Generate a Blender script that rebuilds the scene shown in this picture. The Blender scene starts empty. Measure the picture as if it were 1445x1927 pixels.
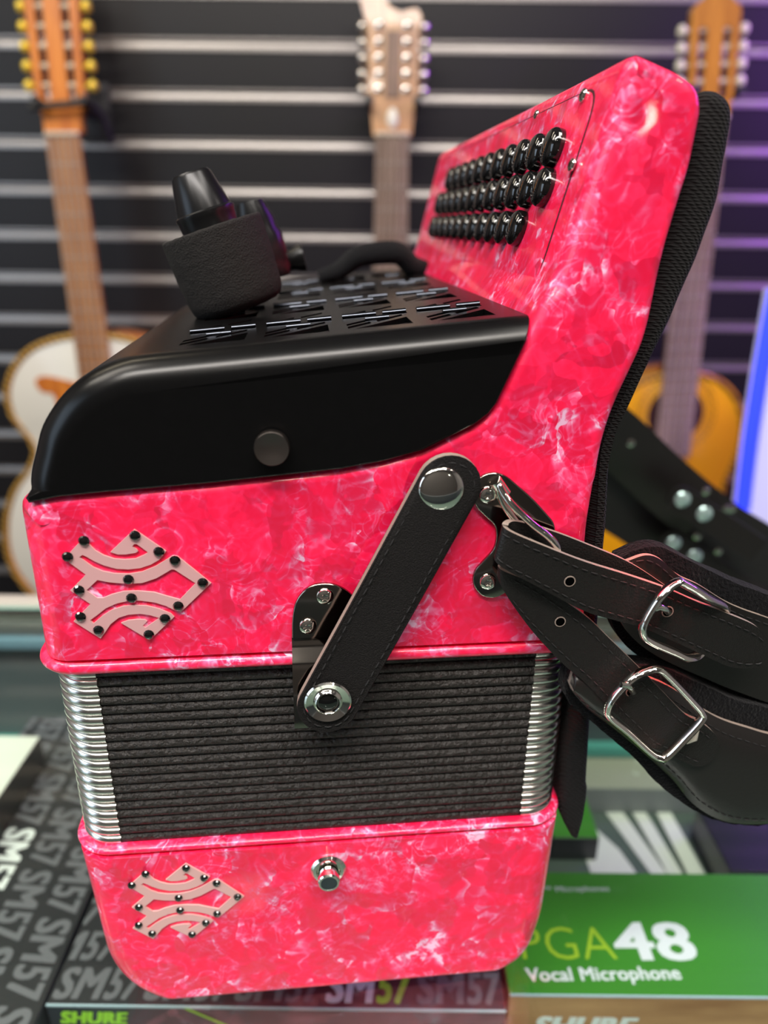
import bpy, bmesh, math, random
from mathutils import Vector, Matrix
from mathutils.geometry import tessellate_polygon
random.seed(4)
PI = math.pi
SC = bpy.context.scene
COL = SC.collection
# ------------------------------------------------------------------ camera
F, CX, CY = 1392.0, 722.5, 963.5
H = 0.2915
TH, AL, GA = math.radians(21.13), math.radians(0.66), math.radians(6.0)
r0 = Vector((1, 0, 0)); FW = Vector((0, math.cos(TH), -math.sin(TH))); u0 = Vector((0, math.sin(TH), math.cos(TH)))
RV = r0*math.cos(AL) + u0*math.sin(AL)
UV = -r0*math.sin(AL) + u0*math.cos(AL)
CAM = Vector((0, 0, H))
cd = bpy.data.cameras.new('camera'); cam = bpy.data.objects.new('camera', cd); COL.objects.link(cam)
cam.matrix_world = Matrix(((RV.x, UV.x, -FW.x, 0), (RV.y, UV.y, -FW.y, 0), (RV.z, UV.z, -FW.z, H), (0, 0, 0, 1)))
cd.sensor_fit = 'VERTICAL'; cd.sensor_height = 36; cd.sensor_width = 27; cd.lens = F/1927*36
cd.clip_start = 0.005; cd.clip_end = 50
cd.dof.use_dof = True; cd.dof.focus_distance = 0.243; cd.dof.aperture_fstop = 6.2
SC.camera = cam
# ------------------------------------------------------------------ view, world, lights
SC.view_settings.view_transform = 'Standard'; SC.view_settings.look = 'None'
SC.view_settings.gamma = 1; SC.view_settings.use_curve_mapping = False
SC.view_settings.exposure = 0.12
w = bpy.data.worlds.new('world'); SC.world = w; w.use_nodes = True
w.node_tree.nodes['Background'].inputs[0].default_value = (.5, .55, .65, 1)
w.node_tree.nodes['Background'].inputs[1].default_value = .3

def area(name, loc, target, sx, sy, power, col=(1, 1, 1)):
    l = bpy.data.lights.new(name, 'AREA'); l.shape = 'RECTANGLE'; l.size = sx; l.size_y = sy
    l.energy = power; l.color = col
    o = bpy.data.objects.new(name, l); COL.objects.link(o); o.location = loc
    d = Vector(target) - Vector(loc)
    o.rotation_euler = d.to_track_quat('-Z', 'Y').to_euler()
    return o
# ceiling panels of the shop (behind, above, over the guitar wall), window on the left
area('ceiling_lamp_behind', (-.3, -.62, 1.62), (-.3, -.6, 0), 1.2, .3, 40, (1, .94, .87))
area('ceiling_lamp_over_counter', (.5, -.25, 1.62), (.5, -.25, 0), .3, 1.1, 14, (1, .94, .86))
area('ceiling_lamp_left', (-1.1, .1, 1.62), (-1.05, .1, 0), .35, 1.0, 13, (1, .92, .8))
area('track_lamp_wall', (-1.0, .85, 1.5), (-.95, 1.46, .1), .9, .12, 5, (1, .86, .62))
area('window_daylight', (-1.92, -.55, .55), (0, .2, .1), 1.1, 1.3, 12, (.62, .8, 1))
area('purple_led_strip', (1.25, 1.0, .95), (1.1, 1.46, .35), .08, .9, 20, (.42, .08, 1))

for i_, (x_, y_) in enumerate(((-.9, -.9), (-.1, -1.3), (.8, -.9), (.35, -.55), (-1.2, -.2), (1.3, .1))):
    area('ceiling_downlight', (x_, y_, 1.6), (x_, y_+.01, 0), .13, .13, 2.2, (1, .93, .82))  # added unseen lights that give the chrome bright highlights
def spot(name, loc, target, ang, power, col, blend=.4, size=.01):
    l = bpy.data.lights.new(name, 'SPOT'); l.energy = power; l.color = col; l.spot_size = math.radians(ang)
    l.spot_blend = blend; l.shadow_soft_size = size
    o = bpy.data.objects.new(name, l); COL.objects.link(o); o.location = loc
    o.rotation_euler = (Vector(target) - Vector(loc)).to_track_quat('-Z', 'Y').to_euler()
    return o

# ------------------------------------------------------------------ photograph -> place
def ray(px, py): return FW + RV*((px-CX)/F) - UV*((py-CY)/F)
def W_y(px, py, Y): D = ray(px, py); return CAM + D*(Y/D.y)
def W_z(px, py, Z): D = ray(px, py); return CAM + D*((Z-H)/D.z)
O3 = Vector((-.02, .212, 0))
XA = Vector((math.cos(GA), math.sin(GA), 0)); YA = Vector((-math.sin(GA), math.cos(GA), 0))
MA = Matrix.Translation(O3) @ Matrix.Rotation(GA, 4, 'Z')
def A(px, py, d=0.004):
    D = ray(px, py); k = ((O3 + YA*d - CAM).dot(YA))/D.dot(YA); P = CAM + D*k; q = P-O3
    return Vector((q.dot(XA), d, P.z))
def A2(px, py, d=.004): v = A(px, py, d); return (v.x, v.z)

D_ = ray(1195, 218); P_ = MA @ A(1195, 218, 0); Rd = D_ - YA*(2*D_.dot(YA)); Pw = P_ + Rd*((-1.9-P_.y)/Rd.y)
for k_ in range(3): area('window_blind_gap', Pw+Vector((k_*.017-.017, 0, 0)), P_, .007, .075, .12, (1, .95, .8))
# ------------------------------------------------------------------ materials
def newmat(name):
    m = bpy.data.materials.new(name); m.use_nodes = True
    return m, m.node_tree, m.node_tree.nodes['Principled BSDF']
def N(nt, t, **kw):
    n = nt.nodes.new(t)
    for k, v in kw.items(): setattr(n, k, v)
    return n
def simple(name, col, rough=.5, metal=0, coat=0, spec=.5, bump=None, sheen=0, emis=None, es=0, var=0, vscale=60, tr=0, alpha=1):
    m, nt, b = newmat(name)
    b.inputs['Base Color'].default_value = (*col, 1); b.inputs['Roughness'].default_value = rough
    b.inputs['Metallic'].default_value = metal; b.inputs['Coat Weight'].default_value = coat
    b.inputs['Coat Roughness'].default_value = .05
    b.inputs['Specular IOR Level'].default_value = spec
    if sheen:
        b.inputs['Sheen Weight'].default_value = sheen; b.inputs['Sheen Roughness'].default_value = .4
    if emis: b.inputs['Emission Color'].default_value = (*emis, 1); b.inputs['Emission Strength'].default_value = es
    if bump or var:
        tc = N(nt, 'ShaderNodeTexCoord')
    if var:
        nz = N(nt, 'ShaderNodeTexNoise'); nz.inputs['Scale'].default_value = vscale; nz.inputs['Detail'].default_value = 6
        nt.links.new(tc.outputs['Object'], nz.inputs['Vector'])
        mx = N(nt, 'ShaderNodeMix', data_type='RGBA')
        mx.inputs['A'].default_value = (*[c*(1-var) for c in col], 1); mx.inputs['B'].default_value = (*[min(1, c*(1+var*(4 if var >= 1 else 1))) for c in col], 1)
        if var >= 1:
            mr = N(nt, 'ShaderNodeMapRange'); mr.inputs['From Min'].default_value = .48; mr.inputs['From Max'].default_value = .68
            nt.links.new(nz.outputs['Fac'], mr.inputs['Value']); nt.links.new(mr.outputs[0], mx.inputs['Factor'])
        else: nt.links.new(nz.outputs['Fac'], mx.inputs['Factor']); nt.links.new(mx.outputs['Result'], b.inputs['Base Color'])
    if bump:
        kind, sc, st, di = bump
        if kind == 'voronoi':
            t = N(nt, 'ShaderNodeTexVoronoi'); t.inputs['Scale'].default_value = sc; out = t.outputs['Distance']
        else:
            t = N(nt, 'ShaderNodeTexNoise'); t.inputs['Scale'].default_value = sc; t.inputs['Detail'].default_value = 5; out = t.outputs['Fac']
        nt.links.new(tc.outputs['Object'], t.inputs['Vector'])
        bp = N(nt, 'ShaderNodeBump'); bp.inputs['Strength'].default_value = st; bp.inputs['Distance'].default_value = di
        nt.links.new(out, bp.inputs['Height']); nt.links.new(bp.outputs['Normal'], b.inputs['Normal'])
    return m

def pearl_mat():
    m, nt, b = newmat('pink_pearl_celluloid')
    L = nt.links.new
    tc = N(nt, 'ShaderNodeTexCoord')
    def vm(op, a, c=None, sc=None):
        n = N(nt, 'ShaderNodeVectorMath', operation=op)
        if hasattr(a, 'links') or hasattr(a, 'is_linked'): L(a, n.inputs[0])
        else: n.inputs[0].default_value = a
        if c is not None:
            if hasattr(c, 'is_linked'): L(c, n.inputs[1])
            else: n.inputs[1].default_value = c
        if sc is not None: n.inputs['Scale'].default_value = sc
        return n
    def mt(op, a, c=None, d=None, clamp=False):
        n = N(nt, 'ShaderNodeMath', operation=op); n.use_clamp = clamp
        for i, v in enumerate((a, c, d)):
            if v is None: continue
            if hasattr(v, 'is_linked'): L(v, n.inputs[i])
            else: n.inputs[i].default_value = v
        return n.outputs[0]
    def layer(scale, warp, wscale, freq, seed):
        nz = N(nt, 'ShaderNodeTexNoise'); nz.inputs['Scale'].default_value = wscale; nz.inputs['Detail'].default_value = 3
        off = vm('ADD', tc.outputs['Object'], (seed, seed*.7, -seed))
        L(off.outputs[0], nz.inputs['Vector'])
        c = vm('SUBTRACT', nz.outputs['Color'], (.5, .5, .5))
        s = vm('SCALE', c.outputs[0], sc=warp)
        p = vm('ADD', off.outputs[0], s.outputs[0])
        v = N(nt, 'ShaderNodeTexVoronoi'); v.inputs['Scale'].default_value = scale
        L(p.outputs[0], v.inputs['Vector'])
        dr = vm('SUBTRACT', v.outputs['Color'], (.5, .5, .5))
        dn = vm('NORMALIZE', dr.outputs[0])
        rel = vm('SUBTRACT', p.outputs[0], v.outputs['Position'])
        dt = N(nt, 'ShaderNodeVectorMath', operation='DOT_PRODUCT'); L(rel.outputs[0], dt.inputs[0]); L(dn.outputs[0], dt.inputs[1])
        sw = mt('MULTIPLY', dt.outputs['Value'], freq)
        return sw, v, dn
    s1, v1, d1 = layer(90, .038, 46, 140, 3.1)
    s2, v2, d2 = layer(165, .022, 95, 260, 7.7)
    # soft folded shading inside each chip
    a1 = mt('POWER', mt('ADD', s1, .0, clamp=True), 1.5)
    a2 = mt('POWER', mt('ADD', s2, .0, clamp=True), 1.5)
    # fine streaks
    nz = N(nt, 'ShaderNodeTexNoise'); nz.inputs['Scale'].default_value = 150; nz.inputs['Detail'].default_value = 5; nz.inputs['Distortion'].default_value = 1.8
    L(tc.outputs['Object'], nz.inputs['Vector'])
    big = N(nt, 'ShaderNodeTexNoise'); big.inputs['Scale'].default_value = 38; big.inputs['Detail'].default_value = 2; big.inputs['Distortion'].default_value = 1.0
    L(tc.outputs['Object'], big.inputs['Vector'])
    bigr = N(nt, 'ShaderNodeMapRange'); bigr.inputs['From Min'].default_value = .42; bigr.inputs['From Max'].default_value = .66
    L(big.outputs['Fac'], bigr.inputs['Value'])
    st = N(nt, 'ShaderNodeMapRange'); st.inputs['From Min'].default_value = .5; st.inputs['From Max'].default_value = .72
    L(nz.outputs['Fac'], st.inputs['Value'])
    cn = N(nt, 'ShaderNodeTexNoise'); cn.inputs['Scale'].default_value = 55; cn.inputs['Detail'].default_value = 3.5; cn.inputs['Distortion'].default_value = 2.2
    L(tc.outputs['Object'], cn.inputs['Vector'])
    rg = mt('MULTIPLY', mt('ABSOLUTE', mt('SUBTRACT', cn.outputs['Fac'], .5)), 32)
    crink = mt('POWER', mt('SUBTRACT', 1, rg, clamp=True), 1.4)
    cn2 = N(nt, 'ShaderNodeTexNoise'); cn2.inputs['Scale'].default_value = 125; cn2.inputs['Detail'].default_value = 3; cn2.inputs['Distortion'].default_value = 3.0
    L(tc.outputs['Object'], cn2.inputs['Vector'])
    rg2 = mt('MULTIPLY', mt('ABSOLUTE', mt('SUBTRACT', cn2.outputs['Fac'], .47)), 22)
    crink2 = mt('MULTIPLY', mt('POWER', mt('SUBTRACT', 1, rg2, clamp=True), 1.6), .75)
    crink = mt('ADD', mt('MULTIPLY', crink, .9), mt('MULTIPLY', crink2, a1))
    crink = mt('MULTIPLY', crink, mt('ADD', mt('MULTIPLY', bigr.outputs[0], .9), .12))
    def folds(scale, dist, freq, pw, seed):
        n_ = N(nt, 'ShaderNodeTexNoise'); n_.inputs['Scale'].default_value = scale; n_.inputs['Detail'].default_value = 1.6; n_.inputs['Distortion'].default_value = dist
        o_ = vm('ADD', tc.outputs['Object'], (seed, -seed, seed*.5)); L(o_.outputs[0], n_.inputs['Vector'])
        sn = mt('SINE', mt('MULTIPLY', n_.outputs['Fac'], freq), None)
        return mt('POWER', mt('ADD', mt('MULTIPLY', sn, .5), .5), pw)
    f1 = folds(42, 1.6, 34, 3.2, 1.3); f2 = folds(95, 1.2, 30, 4.0, 4.9)
    fo = mt('ADD', mt('MULTIPLY', mt('MULTIPLY', f1, mt('ADD', mt('MULTIPLY', a1, .8), .25)), .62), mt('MULTIPLY', mt('MULTIPLY', f2, mt('ADD', mt('MULTIPLY', bigr.outputs[0], .8), .2)), .42))
    t = mt('MULTIPLY', a1, mt('ADD', mt('MULTIPLY', bigr.outputs[0], .42), .16))
    t = mt('ADD', t, mt('MULTIPLY', a2, mt('ADD', mt('MULTIPLY', bigr.outputs[0], .30), .10)))
    t = mt('ADD', t, mt('MULTIPLY', st.outputs[0], mt('ADD', mt('MULTIPLY', t, .28), .03)))
    t = mt('ADD', t, fo)
    t = mt('ADD', t, mt('MULTIPLY', crink, .45), clamp=True)
    cr = N(nt, 'ShaderNodeValToRGB')
    e = cr.color_ramp.elements
    e[0].position = 0; e[0].color = (1, .007, .070, 1)
    e[1].position = 1; e[1].color = (1, .57, .80, 1)
    x = e.new(.22); x.color = (1, .020, .112, 1)
    x = e.new(.5); x.color = (.98, .095, .26, 1)
    x = e.new(.78); x.color = (.99, .26, .47, 1)
    L(t, cr.inputs[0]); L(cr.outputs[0], b.inputs['Base Color'])
    b.inputs['Roughness'].default_value = .42; b.inputs['Metallic'].default_value = .14
    b.inputs['Coat Weight'].default_value = .55; b.inputs['Coat Roughness'].default_value = .035
    # chip orientation tilts the pearl layer beneath the clear coat
    geo = N(nt, 'ShaderNodeNewGeometry')
    sc1 = vm('SCALE', d1.outputs[0], sc=.11); sc2 = vm('SCALE', d2.outputs[0], sc=.08)
    ad = vm('ADD', geo.outputs['Normal'], sc1.outputs[0]); ad2 = vm('ADD', ad.outputs[0], sc2.outputs[0])
    nn = vm('NORMALIZE', ad2.outputs[0])
    L(nn.outputs[0], b.inputs['Normal'])
    return m

M = {}
M['pearl'] = pearl_mat()
M['black_satin'] = simple('black_satin_metal', (.003, .003, .0032), .25, 0, 0, .26, var=.2, vscale=400)
M['black_gloss'] = simple('black_gloss', (.004, .004, .004), .06, 0, .6)
M['chrome'] = simple('chrome', (.88, .84, .78), .08, 1)
M['black_chrome'] = simple('dark_nickel', (.30, .27, .24), .1, 1)
M['steel'] = simple('bellows_steel', (.78, .76, .72), .22, 1)
M['fabric'] = simple('bellows_cloth', (.018, .015, .0135), .42, bump=('noise', 520, 1, .0018), spec=.4)
M['dark_gap'] = simple('dark_gap', (.03, .002, .006), .7)
M['leather'] = simple('black_leather', (.010, .009, .0085), .42, bump=('voronoi', 1500, .45, .00025), spec=.32)
M['leather_brown'] = simple('black_smooth_leather', (.010, .0085, .008), .36, bump=('noise', 700, .2, .0003), spec=.5)
M['suede'] = simple('black_suede', (.010, .009, .009), .75, bump=('noise', 2600, 1, .0006), spec=.15, var=.5, vscale=2600)
M['raw_edge'] = simple('raw_leather_edge', (.25, .195, .165), .8, bump=('noise', 1800, .6, .0004), var=.35, vscale=2500)
M['thread'] = simple('grey_thread', (.016, .015, .016), .6)
M['velvet'] = simple('black_velvet', (.005, .005, .006), .9, sheen=.06, bump=('noise', 900, 1, .0012), spec=.1)
M['foam'] = simple('foam', (.010, .0085, .008), .85, bump=('noise', 1700, 1, .0006), var=1, vscale=1100, spec=.35)
M['emblem'] = simple('pale_pink_metal', (.80, .44, .45), .38, .25)
M['emblem_lower'] = simple('pale_pink_metal_soft', (.80, .47, .46), .4, .25)
M['gem'] = simple('black_gem', (.003, .003, .003), .04, 0, 1, .8)

def knit_mat():
    m, nt, b = newmat('black_knit'); L = nt.links.new
    tc = N(nt, 'ShaderNodeTexCoord')
    w1 = N(nt, 'ShaderNodeTexWave'); w1.bands_direction = 'Z'; w1.inputs['Scale'].default_value = 330; w1.inputs['Distortion'].default_value = 1.5; w1.inputs['Detail'].default_value = 2; w1.inputs['Detail Scale'].default_value = 2
    w2 = N(nt, 'ShaderNodeTexWave'); w2.bands_direction = 'DIAGONAL'; w2.inputs['Scale'].default_value = 300; w2.inputs['Distortion'].default_value = 2.5
    L(tc.outputs['Object'], w1.inputs[0]); L(tc.outputs['Object'], w2.inputs[0])
    mm = N(nt, 'ShaderNodeMath', operation='MULTIPLY'); L(w1.outputs['Fac'], mm.inputs[0]); L(w2.outputs['Fac'], mm.inputs[1])
    bp = N(nt, 'ShaderNodeBump'); bp.inputs['Strength'].default_value = 1; bp.inputs['Distance'].default_value = .0006
    L(mm.outputs[0], bp.inputs['Height']); L(bp.outputs[0], b.inputs['Normal'])
    b.inputs['Base Color'].default_value = (.007, .0065, .007, 1); b.inputs['Roughness'].default_value = .85
    b.inputs['Specular IOR Level'].default_value = .2; b.inputs['Sheen Weight'].default_value = .04
    return m
M['knit'] = knit_mat()

def glass_mat():
    m = bpy.data.materials.new('counter_glass'); m.use_nodes = True; nt = m.node_tree; nt.nodes.clear()
    o = N(nt, 'ShaderNodeOutputMaterial'); t = N(nt, 'ShaderNodeBsdfTransparent'); g = N(nt, 'ShaderNodeBsdfGlossy')
    t.inputs[0].default_value = (.94, .99, .97, 1); g.inputs[0].default_value = (1, 1, 1, 1); g.inputs['Roughness'].default_value = .02
    ge = N(nt, 'ShaderNodeNewGeometry'); dp = N(nt, 'ShaderNodeVectorMath', operation='DOT_PRODUCT')
    nt.links.new(ge.outputs['Normal'], dp.inputs[0]); nt.links.new(ge.outputs['Incoming'], dp.inputs[1])
    def mth(op, a, b_):
        q = N(nt, 'ShaderNodeMath', operation=op)
        for i_, v_ in enumerate((a, b_)):
            if hasattr(v_, 'is_linked'): nt.links.new(v_, q.inputs[i_])
            else: q.inputs[i_].default_value = v_
        return q.outputs[0]
    cs_ = mth('ABSOLUTE', dp.outputs['Value'], 0); om = mth('SUBTRACT', 1, cs_)
    fr_ = mth('ADD', mth('MULTIPLY', mth('POWER', om, 5), .96), .035)
    mx = N(nt, 'ShaderNodeMixShader'); nt.links.new(fr_, mx.inputs[0]); nt.links.new(t.outputs[0], mx.inputs[1]); nt.links.new(g.outputs[0], mx.inputs[2])
    nt.links.new(mx.outputs[0], o.inputs[0]); return m
M['glass'] = glass_mat()
M['glass_edge'] = simple('green_glass_edge', (.12, .42, .36), .2, 0, 0, .6)

def wood(name, c1, c2, rough=.35, scale=14, coat=.3, stretch=(1, 1, .08)):
    m, nt, b = newmat(name); L = nt.links.new
    tc = N(nt, 'ShaderNodeTexCoord'); mp = N(nt, 'ShaderNodeMapping'); mp.inputs['Scale'].default_value = stretch
    nz = N(nt, 'ShaderNodeTexNoise'); nz.inputs['Scale'].default_value = scale*6; nz.inputs['Detail'].default_value = 6; nz.inputs['Distortion'].default_value = .6
    L(tc.outputs['Object'], mp.inputs[0]); L(mp.outputs[0], nz.inputs['Vector'])
    cr = N(nt, 'ShaderNodeValToRGB'); cr.color_ramp.elements[0].position = .35; cr.color_ramp.elements[1].position = .65
    cr.color_ramp.elements[0].color = (*c1, 1); cr.color_ramp.elements[1].color = (*c2, 1)
    L(nz.outputs['Fac'], cr.inputs[0]); L(cr.outputs[0], b.inputs['Base Color'])
    b.inputs['Roughness'].default_value = rough; b.inputs['Coat Weight'].default_value = coat
    return m

# ------------------------------------------------------------------ object helpers
def link(name, me, mat, parent=None, smooth=30):
    o = bpy.data.objects.new(name, me); COL.objects.link(o)
    if mat is not None:
        for q in (mat if isinstance(mat, (list, tuple)) else [mat]): me.materials.append(q)
    if parent is not None: o.parent = parent
    if smooth and len(me.polygons):
        me.polygons.foreach_set('use_smooth', [True]*len(me.polygons))
        me.set_sharp_from_angle(angle=math.radians(smooth))
    return o
def bobj(name, bm, mat, parent=None, smooth=30, recalc=True):
    if recalc: bmesh.ops.recalc_face_normals(bm, faces=bm.faces)
    me = bpy.data.meshes.new(name); bm.to_mesh(me); bm.free()
    return link(name, me, mat, parent, smooth)
def tag(o, label, cat, group=None, kind=None):
    o['label'] = label; o['category'] = cat
    if group: o['group'] = group
    if kind: o['kind'] = kind
    return o
def empty(name, mat=None, loc=None):
    o = bpy.data.objects.new(name, None); COL.objects.link(o); o.empty_display_size = .02
    if mat is not None: o.matrix_world = mat
    if loc is not None: o.location = loc
    return o
def struct(o): o['kind'] = 'structure'; return o

def box_bm(bm, x0, x1, y0, y1, z0, z1, bev=0, seg=2, mi=0):
    vs = [bm.verts.new(p) for p in ((x0, y0, z0), (x1, y0, z0), (x1, y1, z0), (x0, y1, z0), (x0, y0, z1), (x1, y0, z1), (x1, y1, z1), (x0, y1, z1))]
    fs = [bm.faces.new([vs[i] for i in f]) for f in ((0, 3, 2, 1), (4, 5, 6, 7), (0, 1, 5, 4), (1, 2, 6, 5), (2, 3, 7, 6), (3, 0, 4, 7))]
    for f in fs: f.material_index = mi
    if bev:
        es = list({e for f in fs for e in f.edges})
        r = bmesh.ops.bevel(bm, geom=es, offset=bev, segments=seg, affect='EDGES', profile=.5)
    return bm
def box(name, x0, x1, y0, y1, z0, z1, mat, parent=None, bev=0):
    bm = bmesh.new(); box_bm(bm, x0, x1, y0, y1, z0, z1, bev); return bobj(name, bm, mat, parent)

def frame_from(n, hint=Vector((0, 0, 1))):
    n = n.normalized()
    a = hint - n*hint.dot(n)
    if a.length < 1e-4: a = Vector((1, 0, 0)) - n*n.x
    a.normalize(); return a, n.cross(a)
def lathe_bm(bm, base, axis, prof, seg=32, mi=0, hint=Vector((0, 0, 1))):
    """prof: list of (radius, height along axis)"""
    a, b = frame_from(axis, hint); n = axis.normalized(); rings = []
    for r, h in prof:
        if r < 1e-7: rings.append([bm.verts.new(base+n*h)])
        else: rings.append([bm.verts.new(base+n*h+a*(r*math.cos(t))+b*(r*math.sin(t))) for t in (2*PI*i/seg for i in range(seg))])
    for p, q in zip(rings, rings[1:]):
        for i in range(seg):
            j = (i+1) % seg
            try:
                if len(p) == 1 and len(q) == 1: continue
                if len(p) == 1: f = bm.faces.new((p[0], q[j], q[i]))
                elif len(q) == 1: f = bm.faces.new((p[i], p[j], q[0]))
                else: f = bm.faces.new((p[i], p[j], q[j], q[i]))
                f.material_index = mi
            except ValueError: pass
    return bm
def tube_bm(bm, pts, r, seg=10, closed=False, flat=1.0, mi=0, up=None):
    n = len(pts); rings = []
    for i, p in enumerate(pts):
        if closed: t = (pts[(i+1) % n]-pts[i-1])
        else: t = pts[min(i+1, n-1)]-pts[max(i-1, 0)]
        a, b = frame_from(t, up if up is not None else Vector((0, 1, .01)))
        rr = r[i] if isinstance(r, (list, tuple)) else r
        rings.append([bm.verts.new(p+a*(rr*flat*math.cos(2*PI*k/seg))+b*(rr*math.sin(2*PI*k/seg))) for k in range(seg)])
    m = n if closed else n-1
    for i in range(m):
        p, q = rings[i], rings[(i+1) % n]
        for k in range(seg):
            f = bm.faces.new((p[k], p[(k+1) % seg], q[(k+1) % seg], q[k])); f.material_index = mi
    if not closed:
        bm.faces.new(rings[0][::-1]).material_index = mi; bm.faces.new(rings[-1]).material_index = mi
    return bm

def catmull(pts, n, closed=False):
    """n samples per span"""
    P = [Vector(p) for p in pts]; out = []; m = len(P)
    rng = m if closed else m-1
    for i in range(rng):
        p1, p2 = P[i], P[(i+1) % m]
        p0 = P[(i-1) % m] if (closed or i > 0) else p1*2-p2
        p3 = P[(i+2) % m] if (closed or i+2 < m) else p2*2-p1
        for k in range(n):
            t = k/n
            out.append(.5*((2*p1)+(p2-p0)*t+(2*p0-5*p1+4*p2-p3)*t*t+(3*p1-p0-3*p2+p3)*t**3))
    if not closed: out.append(P[-1])
    return out
def rnd(pts, rad, seg=5):
    """round polygon corners; rad number or list"""
    out = []; n = len(pts)
    for i in range(n):
        p = Vector(pts[i]); a = Vector(pts[i-1]); b = Vector(pts[(i+1) % n])
        r = rad[i] if isinstance(rad, (list, tuple)) else rad
        if r <= 0: out.append(tuple(p)); continue
        da = (a-p); db = (b-p); r1 = min(r, da.length*.48, db.length*.48)
        s = p+da.normalized()*r1; e = p+db.normalized()*r1
        for k in range(seg+1):
            t = k/seg; q = s*(1-t)**2+p*2*t*(1-t)+e*t*t; out.append(tuple(q))
    return out
def area2(P): return .5*sum(P[i][0]*P[(i+1) % len(P)][1]-P[(i+1) % len(P)][0]*P[i][1] for i in range(len(P)))

def fillet_prism(outline, er, L, rb=.006, seg=6, d0=0.0, skip=None):
    """outline: (x,z) list; er(i, mid, normal)->front edge radius; extruded along +y from d0 to d0+L"""
    P = [Vector(p) for p in outline]
    if area2(outline) < 0: P = P[::-1]
    n = len(P); nor = []; R = []
    for i in range(n):
        e = P[(i+1) % n]-P[i]; nv = Vector((e.y, -e.x)).normalized(); nor.append(nv); R.append(er((P[i]+P[(i+1) % n])*.5, nv))
    def inset(i, f, RR):
        n1, n2 = nor[i-1], nor[i]; a, b = RR[i-1]*f, RR[i]*f
        det = n1.x*n2.y-n1.y*n2.x
        if n1.dot(n2) > .8 or abs(det) < .2: v = (n1+n2).normalized()*(-(a+b)/2)
        else: v = Vector(((-a*n2.y+b*n1.y)/det, (-b*n1.x+a*n2.x)/det))
        return v
    bm = bmesh.new(); rings = []
    for k in range(seg+1):
        t = PI/2*(1-k/seg); ring = []       # k=0: front face, full inset
        for i in range(n):
            rd = max(R[i-1], R[i]); v = inset(i, 1-math.cos(t), R); q = P[i]+v
            ring.append(bm.verts.new((q.x, d0+rd*(1-math.sin(t)), q.y)))
        rings.append(ring)
    RB = [rb]*n
    for k in range(seg+1):
        t = PI/2*k/seg; ring = []
        for i in range(n):
            v = inset(i, 1-math.cos(t), RB); q = P[i]+v
            ring.append(bm.verts.new((q.x, d0+L-rb*(1-math.sin(t)), q.y)))
        rings.append(ring)
    for k in range(len(rings)-1):
        for i in range(n):
            j = (i+1) % n
            if k == seg and skip and skip(i, (P[i]+P[j])*.5, nor[i]): continue
            bm.faces.new((rings[k][i], rings[k][j], rings[k+1][j], rings[k+1][i]))
    for ring in (rings[0], rings[-1]):
        tri = tessellate_polygon([[v.co for v in ring]])
        for t in tri:
            try: bm.faces.new([ring[q] for q in t])
            except ValueError: pass
    return bm

def holed_plate(outer, holes, thick):
    """2D plate with holes -> mesh in xy, centred on z"""
    cu = bpy.data.curves.new('tmp', 'CURVE'); cu.dimensions = '2D'; cu.fill_mode = 'BOTH'; cu.extrude = thick/2
    for P in [outer]+holes:
        s = cu.splines.new('POLY'); s.points.add(len(P)-1)
        for i, p in enumerate(P): s.points[i].co = (p[0]*1000, p[1]*1000, 0, 1)
        s.use_cyclic_u = True
    cu.extrude = thick/2*1000
    o = bpy.data.objects.new('tmp', cu); COL.objects.link(o)
    dg = bpy.context.evaluated_depsgraph_get()
    me = bpy.data.meshes.new_from_object(o.evaluated_get(dg)); bpy.data.objects.remove(o); bpy.data.curves.remove(cu)
    me.transform(Matrix.Scale(.001, 4))
    return me
def text_mesh(s, bold=0.0, shear=0.0, extr=.002, space=1.0):
    if bold > 0:
        base = text_mesh(s, 0, shear, extr, space+bold*1.2); parts = []
        for dx in (-1, -.33, .33, 1):
            for dy in (-.45, .45):
                c = base.copy(); c.transform(Matrix.Translation((dx*bold, dy*bold, (dx*2+dy)*.0006))); parts.append((c, 0))
        return join_meshes('t', parts)
    return text_mesh0(s, bold, shear, extr, space)
def text_mesh0(s, bold=0.0, shear=0.0, extr=.002, space=1.0):
    cu = bpy.data.curves.new('tmp', 'FONT'); cu.body = s; cu.size = 1; cu.offset = bold; cu.shear = shear; cu.extrude = extr; cu.space_character = space
    cu.resolution_u = 3
    o = bpy.data.objects.new('tmp', cu); COL.objects.link(o)
    dg = bpy.context.evaluated_depsgraph_get()
    me = bpy.data.meshes.new_from_object(o.evaluated_get(dg)); bpy.data.objects.remove(o); bpy.data.curves.remove(cu)
    return me
def bounds(me):
    xs = [v.co.x for v in me.vertices]; ys = [v.co.y for v in me.vertices]
    return min(xs), max(xs), min(ys), max(ys)
def place_text(me, origin, xdir, ydir, width, height, lift, cap=None):
    """fit the text: lower left at origin"""
    x0, x1, y0, y1 = bounds(me)
    if cap: y0, y1 = 0, cap
    sx, sy = width/(x1-x0), height/(y1-y0); nrm = xdir.cross(ydir).normalized()
    for v in me.vertices:
        c = v.co.copy()
        v.co = origin + xdir*((c.x-x0)*sx) + ydir*((c.y-y0)*sy) + nrm*(lift + c.z*.02)
    return me
def join_meshes(name, mes):
    bm = bmesh.new()
    for me, mi in mes:
        k = len(bm.faces); bm.from_mesh(me); bm.faces.ensure_lookup_table()
        for f in bm.faces[k:]: f.material_index = mi
    out = bpy.data.meshes.new(name); bm.to_mesh(out); bm.free(); return out

# ------------------------------------------------------------------ the room
YW = 1.46
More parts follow.
